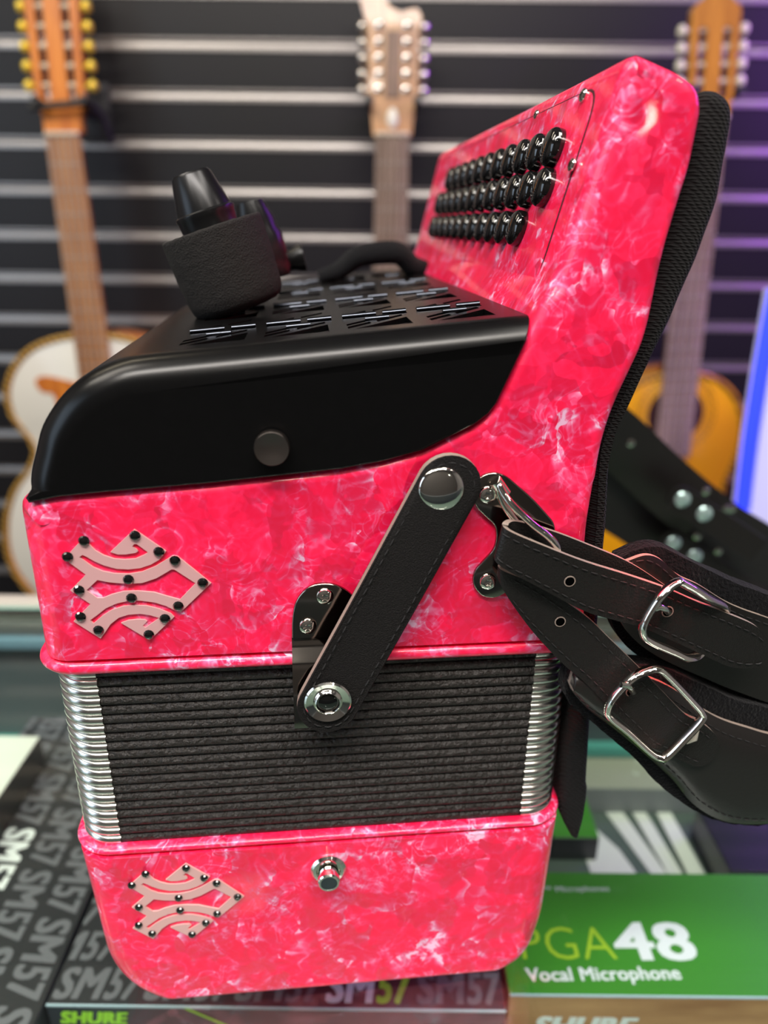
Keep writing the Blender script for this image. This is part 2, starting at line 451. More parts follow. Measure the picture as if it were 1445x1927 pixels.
# z of the slat strips, read at the left border
zs = [W_y(0, y, YW).z for y in (79, 175, 266, 353, 438, 519.5, 599)]
pitch = (zs[0]-zs[-1])/6; zt = zs[0]
M['panel'] = simple('black_slatwall_panel', (.010, .0095, .011), .42, bump=('noise', 300, .15, .0005), spec=.35)
M['alu'] = simple('aluminium_insert', (.36, .335, .32), .36, .85, bump=('noise', 60, .1, .002))
M['floor'] = simple('dark_shop_floor', (.025, .023, .022), .5, var=.2, vscale=6)
M['paint_front'] = simple('dark_wall_paint', (.09, .085, .08), .85)
M['ceil'] = simple('ceiling_paint', (.62, .60, .57), .9)
M['paint'] = simple('wall_paint', (.24, .23, .225), .85, var=.06, vscale=5)
bm = bmesh.new(); k = -9
while True:
    zc = zt - pitch*k
    if zc > 1.62 or zc < -1.0:
        if zc < -1.0: break
        k += 1; continue
    z1 = zc-.0096; z0 = z1-(pitch-.0192)
    box_bm(bm, -2, 2, YW, YW+.016, z0, z1, .0012, 1)
    k += 1
box_bm(bm, -2, 2, YW+.016, YW+.03, -1.02, 1.64)
struct(bobj('wall_back', bm, M['panel']))
n = 1
for k in range(-9, 40):
    zc = zt-pitch*k
    if zc > 1.6 or zc < -.99: continue
    bm = bmesh.new()
    # aluminium channel: lower lip, floor of the groove, upper lip
    prof = [(.000, -.0098), (-.0015, -.0098), (-.0015, -.0040), (.004, -.003), (.0055, .0035), (-.001, .0065), (-.001, .0098), (.000, .0098), (.012, .0098), (.012, -.0098)]
    a = [bm.verts.new((-2, YW+p[0], zc+p[1])) for p in prof]; b = [bm.verts.new((2, YW+p[0], zc+p[1])) for p in prof]
    for i in range(len(prof)):
        j = (i+1) % len(prof); bm.faces.new((a[i], a[j], b[j], b[i]))
    struct(bobj('trim_%d' % n, bm, M['alu'])); n += 1
struct(box('floor', -2, 2, -2, YW+.03, -1.04, -1.0, M['floor']))
struct(box('ceiling', -2.05, 2.05, -2.05, YW+.03, 1.64, 1.68, M['ceil']))
struct(box('wall_left', -2.04, -2, -2, YW+.03, -1.0, 1.64, M['paint']))
struct(box('wall_right', 2, 2.04, -2, YW+.03, -1.0, 1.64, M['paint']))
struct(box('wall_front', -2.04, 2.04, -2.04, -2, -1.0, 1.64, M['paint_front']))

# ------------------------------------------------------------------ glass showcase
YE = .53
M['case'] = simple('showcase_grey_panel', (.10, .115, .125), .5)
M['rail'] = simple('cream_metal_rail', (.62, .58, .50), .35, .3)
M['rail2'] = simple('grey_metal_rail', (.22, .22, .21), .35, .5)
M['rail3'] = simple('blue_grey_glass_channel', (.22, .36, .46), .3, .2)
M['shelfm'] = simple('grey_green_shelf', (.10, .13, .11), .35)
cs = empty('glass_showcase', loc=(0, .1, -1.0))
tag(cs, 'glass topped shop display counter with metal rails under the pink accordion', 'display counter')
def cbox(name, x0, x1, y0, y1, z0, z1, mat, bev=0):
    bm = bmesh.new(); box_bm(bm, x0, x1, y0-.1, y1-.1, z0+1, z1+1, bev); return bobj(name, bm, mat, cs)
cbox('glass_top', -.9, .9, -.22, YE-.002, -.006, 0, M['glass'])
cbox('glass_edge', -.9, .9, YE-.002, YE, -.006, 0, M['glass_edge'])
cbox('rear_rail', -.9, .9, YE, YE+.012, -.011, .006, M['rail'], .0015)
cbox('rear_channel', -.9, .9, YE-.002, YE+.01, -.024, -.012, M['rail2'], .001)
cbox('sliding_track', -.9, .9, YE-.006, YE+.01, -.036, -.026, M['rail3'], .001)
cbox('back_panel', -.9, .9, YE+.01, YE+.02, -1.0, -.036, M['case'])
SZ = -.14
cbox('shelf', -.89, .89, -.2, YE-.001, SZ-.006, SZ, M['shelfm'])
cbox('shelf_edge', -.89, .89, YE-.001, YE+.009, SZ-.004, SZ+.008, M['glass_edge'])
cbox('side_panel', -.91, -.9, -.22, YE+.02, -1.0, 0, M['case']); cbox('side_panel', .9, .91, -.22, YE+.02, -1.0, 0, M['case'])
cbox('front_panel', -.9, .9, -.23, -.22, -1.0, 0, M['case'])

# ------------------------------------------------------------------ boxes in the showcase
M['sm_top'] = simple('charcoal_box_card', (.030, .029, .034), .33, coat=.4, var=.25, vscale=9)
M['sm_front'] = simple('navy_box_card', (.035, .040, .055), .3, coat=.3)
M['sm_print'] = simple('grey_print', (.16, .155, .175), .35)
M['sm_line'] = simple('dark_print', (.045, .043, .052), .35)
M['white_print'] = simple('white_print', (.85, .86, .86), .4)
M['lime_print'] = simple('lime_print', (.42, .80, .06), .4)
M['pga_green'] = simple('green_box_card', (.058, .27, .022), .35, coat=.3, var=.12, vscale=8)
M['pga_lime'] = simple('yellow_green_print', (.42, .62, .03), .4)
M['wood_print'] = wood('printed_woodgrain', (.30, .12, .045), (.62, .33, .15), .4, 10, .2, (.15, 1, 1))
X_, Y_, Z_ = Vector((1, 0, 0)), Vector((0, 1, 0)), Vector((0, 0, 1))
ZT = -.07
def rel(p, o): return p-o
def carton(name, c, w, d, ang, ztop, h, mtop, mfront, label, cat, group=None):
    """c = front-left top corner (x, y); local x along the front edge"""
    e = empty(name, Matrix.Translation((c[0], c[1], ztop-h)) @ Matrix.Rotation(ang, 4, 'Z')); tag(e, label, cat, group)
    bm = bmesh.new(); box_bm(bm, 0, w, 0, d, 0, h-.0006, .0006, 1); bobj('carton', bm, mfront, e)
    bm = bmesh.new(); box_bm(bm, .0003, w-.0003, .0003, d-.0003, h-.0008, h, .0003, 1); bobj('lid', bm, mtop, e)
    return e
def top_text(parts, e, h, name='printed_lettering'):
    pass
# --- green PGA48 box
pL = W_z(958, 1872, ZT); pB = W_z(1200, 1642, ZT); hB = -SZ+ZT
pg = carton('microphone_box', (pL.x, pL.y), .27, pB.y-pL.y, 0, ZT, hB, M['pga_green'], M['wood_print'],
            'green vocal microphone box with printed woodgrain front, at lower right', 'box')
def ttext(s, a, b, top, Z, e, h, mat_i, bold=0, shear=0, cap=.729, xd=X_):
    """text on a horizontal face between photo points a (baseline left) and b; returns mesh in local space of e"""
    P0, P1, Pt = W_z(*a, Z), W_z(*b, Z), W_z(*top, Z)
    me = text_mesh(s, bold, shear); 
    inv = e.matrix_world.inverted()
    place_text(me, P0, (P1-P0).normalized(), Z_.cross((P1-P0).normalized()), (P1-P0).length, (Pt-P0).dot(Z_.cross((P1-P0).normalized())), .0002, cap)
    me.transform(inv); return me
bpy.context.view_layer.update()
ms = [ttext('PGA', (985, 1806), (1163, 1806), (985, 1741), ZT, pg, hB, 0, -.012)]
link('model_lettering', join_meshes('model_lettering', [(ms[0], 0)]), M['pga_lime'], pg, 0)
link('number_lettering', ttext('48', (1164, 1806), (1318, 1806), (1164, 1734), ZT, pg, hB, 0, .03), M['white_print'], pg, 0)
link('type_lettering', ttext('Vocal Microphone', (992, 1847), (1284, 1843), (992, 1821), ZT, pg, hB, 0, .028), M['white_print'], pg, 0)
link('small_lettering', ttext("PGA\u2122 Microphones", (985, 1679), (1147, 1677), (985, 1669), ZT, pg, hB, 0, 0), M['white_print'], pg, 0)
def ftext(s, a, b, top, Y, e, bold=0, shear=0, cap=.729):
    P0, P1, Pt = W_y(*a, Y), W_y(*b, Y), W_y(*top, Y)
    me = text_mesh(s, bold, shear); place_text(me, P0, X_, Z_, (P1-P0).length, Pt.z-P0.z, .0003, cap)
    me.transform(e.matrix_world.inverted()); return me
link('brand_lettering', ftext('SHURE', (1000, 1945), (1196, 1945), (1000, 1911), pL.y, pg, .06, .25), M['white_print'], pg, 0)
M['edge'] = simple('scuffed_pale_edge', (.55, .68, .78), .5)
bx = box('scuffed_edge', .0004, .269, -.0003, .0004, hB-.0008, hB+.0003, M['edge'], pg)
# --- middle SM57 box
q0, q1 = W_z(85, 1891, ZT), W_z(952, 1903, ZT)
mb = carton('microphone_box', (q0.x, q0.y), (q1-q0).length, .105, math.atan2(q1.y-q0.y, q1.x-q0.x), ZT, hB, M['sm_top'], M['sm_front'],
            'dark grey-lettered microphone box under the accordion, left of the green box', 'box')
bpy.context.view_layer.update()
def sm_row(e, x0, y0, step, hgt, nrep, special, wdt, lx=X_, ly=Y_):
    grey, white, lime = [], [], []
    for k in range(nrep):
        for s, off, ww in (('SM', 0, .56), ('57', .57, .40)):
            me = text_mesh(s, .042, .12)
            place_text(me, lx*(x0+k*step+off*wdt)+ly*y0, lx, ly, ww*wdt, hgt, 0, .729)
            (grey if k != special else (white if s == 'SM' else lime)).append((me, 0))
    return grey, white, lime
W = (q1-q0).length; stp = W/5
g, wh, li = sm_row(mb, .0015, .0035, stp, .017, 5, 3, stp*.98)
g2, _, _ = sm_row(mb, -.4*stp, .0245, stp, .017, 6, -1, stp*.98)
g3, _, _ = sm_row(mb, -.75*stp, .0455, stp, .017, 6, -1, stp*.98)
def clip(meshes, x0, x1, y0, y1):
    out = []
    for me, i in meshes:
        bm = bmesh.new(); bm.from_mesh(me)
        for co, no in (((x0, 0, 0), (-1, 0, 0)), ((x1, 0, 0), (1, 0, 0)), ((0, y0, 0), (0, -1, 0)), ((0, y1, 0), (0, 1, 0))):
            bmesh.ops.bisect_plane(bm, geom=bm.verts[:]+bm.edges[:]+bm.faces[:], plane_co=co, plane_no=no, clear_outer=True)
        bm.to_mesh(me); bm.free(); out.append((me, i))
    return out
def up(ms, h):
    for me, i in ms: me.transform(Matrix.Translation((0, 0, h+.0002)))
    return ms
link('pattern_lettering', join_meshes('p', up(clip(g+g2+g3, .001, W-.001, .002, .1), hB)), M['sm_print'], mb, 0)
link('white_lettering', join_meshes('p', up(wh, hB)), M['white_print'], mb, 0)
link('green_lettering', join_meshes('p', up(li, hB)), M['lime_print'], mb, 0)
me = text_mesh('SHURE', .07, .22); place_text(me, Vector((.006, 0, hB-.0125)), X_, Z_, .0345, .0085, .0003, .729)
link('brand_lettering', me, M['lime_print'], mb, 0)
bm = bmesh.new(); v = [bm.verts.new(p) for p in ((.068, -.0003, hB-.0005), (.0705, -.0003, hB-.0005), (.092, -.0003, hB-.014), (.0895, -.0003, hB-.014))]; bm.faces.new(v)
bobj('green_stripe', bm, M['lime_print'], mb, 0)
box('scuffed_edge', .0004, W, -.0003, .0004, hB-.0008, hB+.0003, M['edge'], mb)
# --- left SM57 box, turned with its short end to the camera
a0, a1 = W_z(80, 1893, ZT), W_z(186, 1645, ZT)
dirv = (a1-a0).normalized(); ang = math.atan2(dirv.y, dirv.x)-PI/2
rx = Vector((math.cos(ang), math.sin(ang), 0)); WB = .105
st0 = a0 - dirv*.04 - rx*WB
lb = carton('microphone_box', (st0.x, st0.y), WB, .27, ang, ZT, hB, M['sm_top'], M['sm_front'],
            'dark grey-lettered microphone box lying lengthwise at the lower left edge', 'box')
rows = []; whts = []
for c in range(5):
    g, wh, li = sm_row(lb, 0, 0, .050, .0190, 7, (2 if c == 2 else -1), .049)
    Mx = Matrix(((0, 1, 0, WB-.0215-c*.0240), (-1, 0, 0, .29-.017*(c % 3)), (0, 0, 1, 0), (0, 0, 0, 1)))
    for me, i in g+wh+li: me.transform(Mx)
    rows += g; whts += wh+li
link('pattern_lettering', join_meshes('p', up(clip(rows, .001, WB-.001, .001, .269), hB)), M['sm_print'], lb, 0)
link('white_lettering', join_meshes('p', up(clip(whts, .001, WB-.001, .001, .269), hB)), M['white_print'], lb, 0)
me = text_mesh('SHURE', .07, .22); place_text(me, Vector((.03, 0, hB-.02)), X_, Z_, .0345, .0085, .0003, .729)
link('brand_lettering', me, M['lime_print'], lb, 0)
# --- other stock
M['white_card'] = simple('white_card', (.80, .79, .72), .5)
M['beige_card'] = simple('beige_card', (.36, .37, .27), .5)
M['dark_card'] = simple('dark_card', (.02, .022, .024), .35)
M['grey_card'] = simple('grey_card', (.20, .21, .21), .5)
zc = -.045; c1 = W_z(76, 1385, zc)
wc = carton('white_carton', (c1.x-.16, c1.y-.13), .16, .13, math.radians(0), zc, -SZ+zc, M['white_card'], M['dark_card'],
            'white-topped carton in the showcase at the far left behind the dark box', 'box')
def low(name, px0, px1, pyf, pyb, zt_, mt_, mf_, label, cat, hh=None):
    f0 = W_z(px0, pyf, zt_); f1 = W_z(px1, pyf, zt_); b0 = W_z((px0+px1)/2, pyb, zt_)
    return carton(name, (f0.x, f0.y), f1.x-f0.x, b0.y-f0.y, 0, zt_, zt_-SZ, mt_, mf_, label, cat)
low('beige_carton', 1085, 1480, 1482, 1428, -.115, M['beige_card'], M['grey_card'], 'low beige carton in the showcase below the shoulder straps', 'box')
low('green_carton', 1040, 1128, 1575, 1492, -.118, M['pga_green'], M['dark_card'], 'small green carton in the showcase right of the black pad tip', 'box')
low('dark_carton', 1375, 1520, 1640, 1520, -.11, M['dark_card'], M['dark_card'], 'black carton in the showcase behind the right end of the green box', 'box')
def light_streak(pts, z, label):  # pale strips laid on the shelf in place of bright streaks of light
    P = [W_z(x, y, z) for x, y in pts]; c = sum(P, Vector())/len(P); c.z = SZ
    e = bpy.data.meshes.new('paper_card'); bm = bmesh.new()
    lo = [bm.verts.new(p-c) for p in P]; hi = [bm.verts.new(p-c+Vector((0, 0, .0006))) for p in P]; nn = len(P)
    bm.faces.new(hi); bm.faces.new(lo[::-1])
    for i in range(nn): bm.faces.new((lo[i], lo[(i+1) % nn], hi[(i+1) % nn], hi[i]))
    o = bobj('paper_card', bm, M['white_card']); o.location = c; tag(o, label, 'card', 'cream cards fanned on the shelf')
light_streak([(1075, 1545), (1098, 1540), (1165, 1600), (1205, 1655), (1118, 1660)], SZ+.0002, 'cream card on the shelf nearest the black pad tip, leftmost of the cards')
light_streak([(1140, 1530), (1172, 1530), (1262, 1655), (1232, 1655)], SZ+.0003, 'wide slanted cream card on the shelf, second of the cards from the left')
light_streak([(1190, 1530), (1215, 1530), (1290, 1655), (1262, 1655)], SZ+.0011, 'narrow cream card on the shelf between its two slanted neighbours')
light_streak([(1235, 1530), (1262, 1530), (1332, 1655), (1298, 1655)], SZ+.0019, 'rightmost slanted cream card on the shelf beside the black carton')

# ------------------------------------------------------------------ THE ACCORDION
acc = empty('accordion', MA)
tag(acc, 'pink pearl button accordion standing on its bass end on the glass counter', 'accordion')
LB = .300
# --- treble case with its keyboard neck (one continuous pearl-covered body)
cov_low = [(200, 922), (400, 905), (640, 879), (720, 864), (795, 843), (890, 795), (916, 775), (931, 755), (986, 640), (1003, 600)]
ol = [A2(84, 1215, .010), A2(45, 938, .010), A2(62, 924, .006)] + [A2(x, y, .002) for x, y in cov_low]
n0, n1 = Vector(A2(1052, 520, .0015)), Vector(A2(1141, 240, .0015)); ztop = A2(1178, 122, .002)[1]
ol += [tuple(n0), tuple(n0.lerp(n1, .5)), tuple(n1), tuple(n0.lerp(n1, (ztop-n0.y)/(n1.y-n0.y)))]
ol += [A2(1187, 103, .004), A2(1273, 142, .004), A2(1305, 168, .004), A2(1316, 205, .003), A2(1293, 319, .003), A2(1273, 379, .003), A2(1243, 480, .003), A2(1217, 608, .003), A2(1205, 649, .003),
       A2(1150, 765, .003), A2(1128, 835, .003), A2(1118, 901, .003), A2(1100, 1006, .003)]
zs_up = A(460, 1229, .001).z
xr = .0900
ol += [(xr, zs_up+.008), (xr, zs_up)]
ol[0] = (-.0908, zs_up)
ol[1] = (-.0906, ol[1][1])
rads = [0, .004, .003]+[.0]*10+[.01, .01, .01, .006]+[.007, .012, .006, .006]+[.012]*8+[.01, 0]
rads = (rads+[0]*len(ol))[:len(ol)]
treb = rnd(ol, rads, 5)
xt = A(1003, 600).x
def er_treb(m, nv):
    if nv.y < -.9: return .0006                      # seam edge at the rim
    if m.x < -.05: return .0035+.0080*max(0, -nv.x)**1.5       # left upright edge
    if m.x > 0 and m.y < .215 and nv.x > .9: return .0045
    if nv.x < -.3 and m.y > .275: return .0062       # crease between face and button board
    return .0035
tb = fillet_prism(treb, er_treb, LB, .012, 7)
def wn(o):
    m = o.modifiers.new('wn', 'WEIGHTED_NORMAL'); m.keep_sharp = True; m.weight = 80; return o
wn(bobj('treble_case', tb, M['pearl'], acc, 40))
# --- seams / rims / bellows
def rr_path(hw, y0, y1, R, n=10):
    pts = []
    for cx, cy, a0 in ((hw-R, y0+R, -PI/2), (hw-R, y1-R, 0), (-hw+R, y1-R, PI/2), (-hw+R, y0+R, PI)):
        for k in range(n+1):
            a = a0+PI/2*k/n; pts.append((cx+R*math.cos(a), cy+R*math.sin(a), math.cos(a), math.sin(a)))
    return pts
def ring_loft(path, prof, closed=True, caps=True):
    """prof: (offset outward, z)"""
    bm = bmesh.new(); rings = []
    for off, z in prof: rings.append([bm.verts.new((p[0]+p[2]*off, p[1]+p[3]*off, z)) for p in path])
    n = len(path); m = n if closed else n-1
    for a, b in zip(rings, rings[1:]):
        for i in range(m):
            j = (i+1) % n; bm.faces.new((a[i], a[j], b[j], b[i]))
    if caps and closed: bm.faces.new(rings[0][::-1]); bm.faces.new(rings[-1])
    return bm
def bull(z0, z1, depth, n=8, o=0):
    c = (z0+z1)/2; r = (z1-z0)/2
    return [(o-depth*(1-math.cos(-PI/2+PI*k/n)), c+r*math.sin(-PI/2+PI*k/n)) for k in range(n+1)]
zr1 = zs_up-.0005; zr0 = A(460, 1256, .001).z
zl1 = A(300, 1580, .001).z+.001; zl0 = A(460, 1591, .001).z
zl1 = A(600, 1562, .003).z
P_body = rr_path(.0898, .0025, LB-.002, .012)
o = bobj('case_seam', ring_loft(P_body, [(0, zr1-.0004), (0, zr1+.0012)]), M['dark_gap'], acc)
P_rim = rr_path(.0942, -.0008, LB+.001, .0150)
o = bobj('bellows_frame', ring_loft(P_rim, bull(zr0, zr1, .0032)), M['pearl'], acc, 60)
o['label'] = 'upper pink rounded bellows frame'
P_rim2 = rr_path(.0925, -.0002, LB+.001, .0150)
o = bobj('bellows_frame', ring_loft(P_rim2, bull(zl0, zl1, .0028)), M['pearl'], acc, 60)
o['label'] = 'lower pink rounded bellows frame'
NF = 20; bz0, bz1 = zl1-.0004, zr0+.0004; fp = (bz1-bz0)/NF
P_bel = rr_path(.0893, .0030, LB-.003, .0125, 12)
prof = []
for k in range(NF):
    z0 = bz0+fp*k; prof += bull(z0+.00005, z0+fp-.00005, .0019, 8, 0)
o = bobj('bellows', ring_loft(P_bel, prof), M['fabric'], acc, 50)
def corner_path(sgn):
    full = rr_path(.0897, .0027, LB-.003, .0128, 12)
    cx = .0897-.0128
    arc = [p for p in full[:13]]           # front right quarter, from front to side
    lead = [(x, .0027, 0, -1) for x in (.0742,)]
    tail = [(.0897, y, 1, 0) for y in (.022,)]
    pts = lead+arc+tail
    if sgn < 0: pts = [(-p[0], p[1], -p[2], p[3]) for p in pts][::-1]
    return pts
for s in (-1, 1):
    bm = bmesh.new(); path = corner_path(s)
    for k in range(NF):
        z0 = bz0+fp*k
        pf = bull(z0+.00012, z0+fp-.00012, .0018, 8, .00025)
        rings = [[bm.verts.new((p[0]+p[2]*off, p[1]+p[3]*off, z)) for p in path] for off, z in pf]
        for a, b in zip(rings, rings[1:]):
            for i in range(len(path)-1): bm.faces.new((a[i], a[i+1], b[i+1], b[i]))
    o = bobj('bellows_corner', bm, M['steel'], acc, 60)
    o['label'] = 'left ribbed metal bellows corner' if s < 0 else 'right ribbed metal bellows corner'
o = bobj('case_seam', ring_loft(rr_path(.0895, .0028, LB-.003, .011), [(0, zl0-.0012), (0, zl0+.0004)]), M['dark_gap'], acc)
# --- bass case
zb = zl0-.0006
bl = [(-.0905, zb), A2(205, 1775, .010), A2(222, 1822, .006), A2(252, 1855, .004), A2(300, 1872, .003), A2(620, 1845, .003), A2(950, 1813, .003), A2(985, 1797, .004), A2(1003, 1768, .006), A2(1018, 1705, .009), (.0908, zb)]
zmin = min(p[1] for p in bl)
bl = [(x, max(z, .0)) for x, z in bl]
bl[5] = (bl[5][0], 0); bl[4] = (bl[4][0], 0); bl[6] = (bl[6][0], 0)
bass = rnd(bl, [0, .008, .01, .01, .012, 0, .006, .006, .008, .01, 0], 5)
def er_bass(m, nv):
    if nv.y > .9: return .0005
    return .0030+.0075*abs(nv.x)
wn(bobj('bass_case', fillet_prism(bass, er_bass, LB, .010, 7), M['pearl'], acc, 40))

# --- black grille cover
top_pts = [(235, 673), (448, 655), (700, 622), (1003, 597)]
co = [A2(72, 929, .008), A2(66, 905, .010), A2(66, 879, .010), A2(75, 839, .010), A2(87, 794, .010), A2(115, 748, .010), A2(150, 713, .010), A2(188, 689, .010), A2(240, 669, .010)]
T0, T1 = A2(300, 660, .010), A2(1003, 597, .002)
co += [T0, T1]
low_pts = [A2(x, y, .002) for x, y in cov_low[::-1][1:]]
co += [(p[0], p[1]) for p in low_pts]+[A2(120, 928, .003)]
ncurve = len(co)
_e = Vector(T0)+(Vector(T1)-Vector(T0)).normalized()*.012
sm = catmull([(*p, 0) for p in co[:10]]+[(_e.x, _e.y, 0)], 4)[:37]; sm = [(p.x, p.y) for p in sm]
co = sm+co[10:]
tdir = (Vector(T1)-Vector(T0)).normalized(); tnor = Vector((-tdir.y, tdir.x))
if tnor.y < 0: tnor = -tnor
SLEN = (Vector(T1)-Vector(T0)).length
def er_cov(m, nv):
    s = (Vector((m.x, m.y))-Vector(T0)).dot(tdir)/SLEN
    if nv.y < -.25 and m.y < .30: return .0012
    if nv.x > .6: return .0016
    if nv.dot(tnor) > .98 and s > 0: return .0095
    return .0095
LC = .282
cb = fillet_prism(co, er_cov, LC, .010, 8, -.0012, skip=lambda i, m, nv: nv.dot(tnor) > .995 and 0 < (Vector((m.x, m.y))-Vector(T0)).dot(tdir) < SLEN)
cover = wn(bobj('grille_cover', cb, M['black_satin'], acc, 45))
# top plate with its cut-out pattern
dA, dB = .0083, LC-.0112
def U(s, d): return (s*SLEN, d)
outer = [U(0, dA+.004), U(.02, dA), U(1, dA), U(1, dB), U(0, dB)]
outer = [(0, dA), (SLEN, dA), (SLEN, dB), (0, dB)]
holes = []
cw, ch = .0256, .0545
def dg_(c0, c1, x0, x1, m=.9): return [(x0, m*x0+c0), (x1, m*x1+c0), (x1, m*x1+c1), (x0, m*x0+c1)]
motif = [[(.004, .001), (.023, .001), (.023, .0175)], dg_(.0012, .0056, .0015, .0098), dg_(.0012, .0056, .0122, .0222), dg_(.0078, .0120, .0015, .0126),
         [(.001, .0272), (.0135, .0272), (.0135, .0314), (.001, .0314)], [(.0160, .0272), (.0248, .0272), (.0248, .0314), (.0160, .0314)],
         dg_(.0328, .0370, .0015, .0108), dg_(.0300, .0342, .0135, .0218), [(.0160, .0335), (.0235, .0335), (.0235, .0400)]]
for i in range(4):
    for j in range(4):
        ox = .003+i*cw; oy = dA+.006+j*(ch+.0065)
        for h in motif: holes.append([(ox+a*.92, oy+b) for a, b in h])
me = holed_plate(outer, holes, .0018)
for v in me.vertices:
    s, d, e = v.co
    q = Vector(T0)+tdir*s+tnor*(e-.0009)
    v.co = (q.x, d-.0012+.0012, q.y)
o = link('slotted_grille', me, M['black_satin'], acc, 30)
def plate_pt(s, d, l): q = Vector(T0)+tdir*s+tnor*l; return Vector((q.x, d, q.y))
M['louvre'] = simple('glossy_dark_metal', (.075, .082, .10), .22, 1)
for i in range(4):
    for j in range(4):
        ox = .003+i*cw; oy = dA+.006+j*(ch+.0065)
        for x0, x1, yy in ((.001, .0135, .0316), (.0160, .0248, .0316), (.0085, .017, .0192)):
            bm = bmesh.new(); tube_bm(bm, [plate_pt(ox+x0*.92, oy+yy, .0002), plate_pt(ox+x1*.92, oy+yy, .0002)], .0010, 8, up=Vector((0, 1, 0)))
            bobj('slot_louvre', bm, M['louvre'], acc, 50)
# dark inner board below the slots
bm = bmesh.new(); A0 = Vector(T0)-tnor*.006; A1 = Vector(T1)-tnor*.004
v = [bm.verts.new(p) for p in ((A0.x, dA, A0.y), (A1.x, dA, A1.y), (A1.x, dB, A1.y), (A0.x, dB, A0.y))]; bm.faces.new(v)
M['felt'] = simple('dark_felt', (.008, .004, .005), .9, bump=('noise', 900, 1, .001))
bobj('inner_cloth', bm, M['felt'], acc, 0)
# knurled cover screw
def knob_bm(base, axis, r, h, teeth=60):
    bm = bmesh.new(); a, b = frame_from(axis); n = axis.normalized(); rings = []
    for rr, hh, kn in ((r*.7, 0, 0), (r*.7, h*.25, 0), (r*.97, h*.25, 1), (r, h*.4, 1), (r, h*.9, 1), (r*.94, h, 0), (r*.5, h*.92, 0)):
        rings.append([bm.verts.new(base+n*hh+(a*math.cos(2*PI*i/teeth/2)+b*math.sin(2*PI*i/teeth/2))*(rr*(1-(.035 if kn and i % 2 else 0)))) for i in range(teeth*2)])
    for p, q in zip(rings, rings[1:]):
        for i in range(teeth*2):
            j = (i+1) % (teeth*2); bm.faces.new((p[i], p[j], q[j], q[i]))
    c = bm.verts.new(base+n*h*.83)
    for i in range(teeth*2): bm.faces.new((rings[-1][i], rings[-1][(i+1) % (teeth*2)], c))
    return bm
kc = A(511, 846, -.0065)
FR = Vector((0, -1, 0))
o = bobj('cover_knob', knob_bm(Vector((kc.x, -.0012, kc.z)), FR, .0052, .0052), simple('brushed_dark_steel', (.30, .26, .24), .26, 1), acc, 25)
o['label'] = 'knurled round steel knob on the black cover'

# --- button board on the neck
B0 = Vector(A2(1052, 520, .0015)); B1 = Vector(A2(1141, 240, .0015))
bdir = (B1-B0).normalized(); bnor = Vector((-bdir.y, bdir.x))   # points to the left, over the cover
if bnor.x > 0: bnor = -bnor
def on_board(px, py, lift=0.0):
    """photo point -> (s, d) on the button board plane lifted by lift"""
    D = ray(px, py); C0 = CAM-O3
    dl = Vector((D.dot(XA), D.dot(YA), D.z)); cl = Vector((C0.dot(XA), C0.dot(YA), C0.z))
    n3 = Vector((bnor.x, 0, bnor.y)); p0 = Vector((B0.x, 0, B0.y))+n3*lift
    k = (p0-cl).dot(n3)/dl.dot(n3); P = cl+dl*k
    return ((P-p0).dot(Vector((bdir.x, 0, bdir.y))), P.y)
def board_pt(s, d, lift): q = B0+bdir*s+bnor*lift; return Vector((q.x, d, q.y))
sT, dT = on_board(1132, 158); s_bot = -.012
def board_plate(name, inset, lift, th, mat, rr=.010):
    P = rnd([(s_bot-inset, dT+.003+inset), (sT-inset, dT+inset), (sT-inset, LB-.018-inset), (s_bot-inset, LB-.018-inset)], [0, rr, rr, 0], 6)
    bm = bmesh.new()
    lo = [bm.verts.new(board_pt(s, d, -.001)) for s, d in P]; hi = [bm.verts.new(board_pt(s, d, lift)) for s, d in P]
    bm.faces.new(hi); n = len(P)
    for i in range(n): bm.faces.new((lo[i], lo[(i+1) % n], hi[(i+1) % n], hi[i]))
    return bobj(name, bm, mat, acc, 30)
board_plate('board_seam', 0, .0003, .001, M['dark_gap'])
board_plate('button_board', .0006, .0007, .001, M['pearl'])
def screw_bm(c, axis, r, star=True):
    bm = bmesh.new(); lathe_bm(bm, c, axis, [(r, 0), (r, r*.28), (r*.85, r*.5), (r*.52, r*.62), (r*.5, r*.25), (0, r*.25)], 24)
    return bm
def star_screw(name, c, axis, r, parent, mat=None):
    """round head with a six-lobed socket"""
    bm = bmesh.new(); a, b = frame_from(axis); n = axis.normalized(); S = 48; rings = []
    for rr, h, st in ((1, 0, 0), (1, .25, 0), (.9, .45, 0), (.62, .6, .0), (.52, .6, 1), (.50, .2, 1), (.2, .15, 0)):
        ring = []
        for i in range(S):
            t = 2*PI*i/S; q = rr*(1-(.3*(.5+.5*math.cos(6*t)) if st else 0)); ring.append(bm.verts.new(c+n*(h*r)+(a*math.cos(t)+b*math.sin(t))*(q*r)))
        rings.append(ring)
    for p, q in zip(rings, rings[1:]):
        for i in range(S): bm.faces.new((p[i], p[(i+1) % S], q[(i+1) % S], q[i]))
    bm.faces.new(rings[-1])
    return bobj(name, bm, mat or M['chrome'], parent, 30)
n3 = Vector((bnor.x, 0, bnor.y))
for px, py in ((1099, 180), (1078, 311)):
    s, d = on_board(px, py, .0007); star_screw('board_screw', board_pt(s, d, .0007), n3, .0019, acc)
s, d = on_board(1010, 216, .0004); star_screw('board_screw', board_pt(s, d, .0004), n3, .0015, acc)
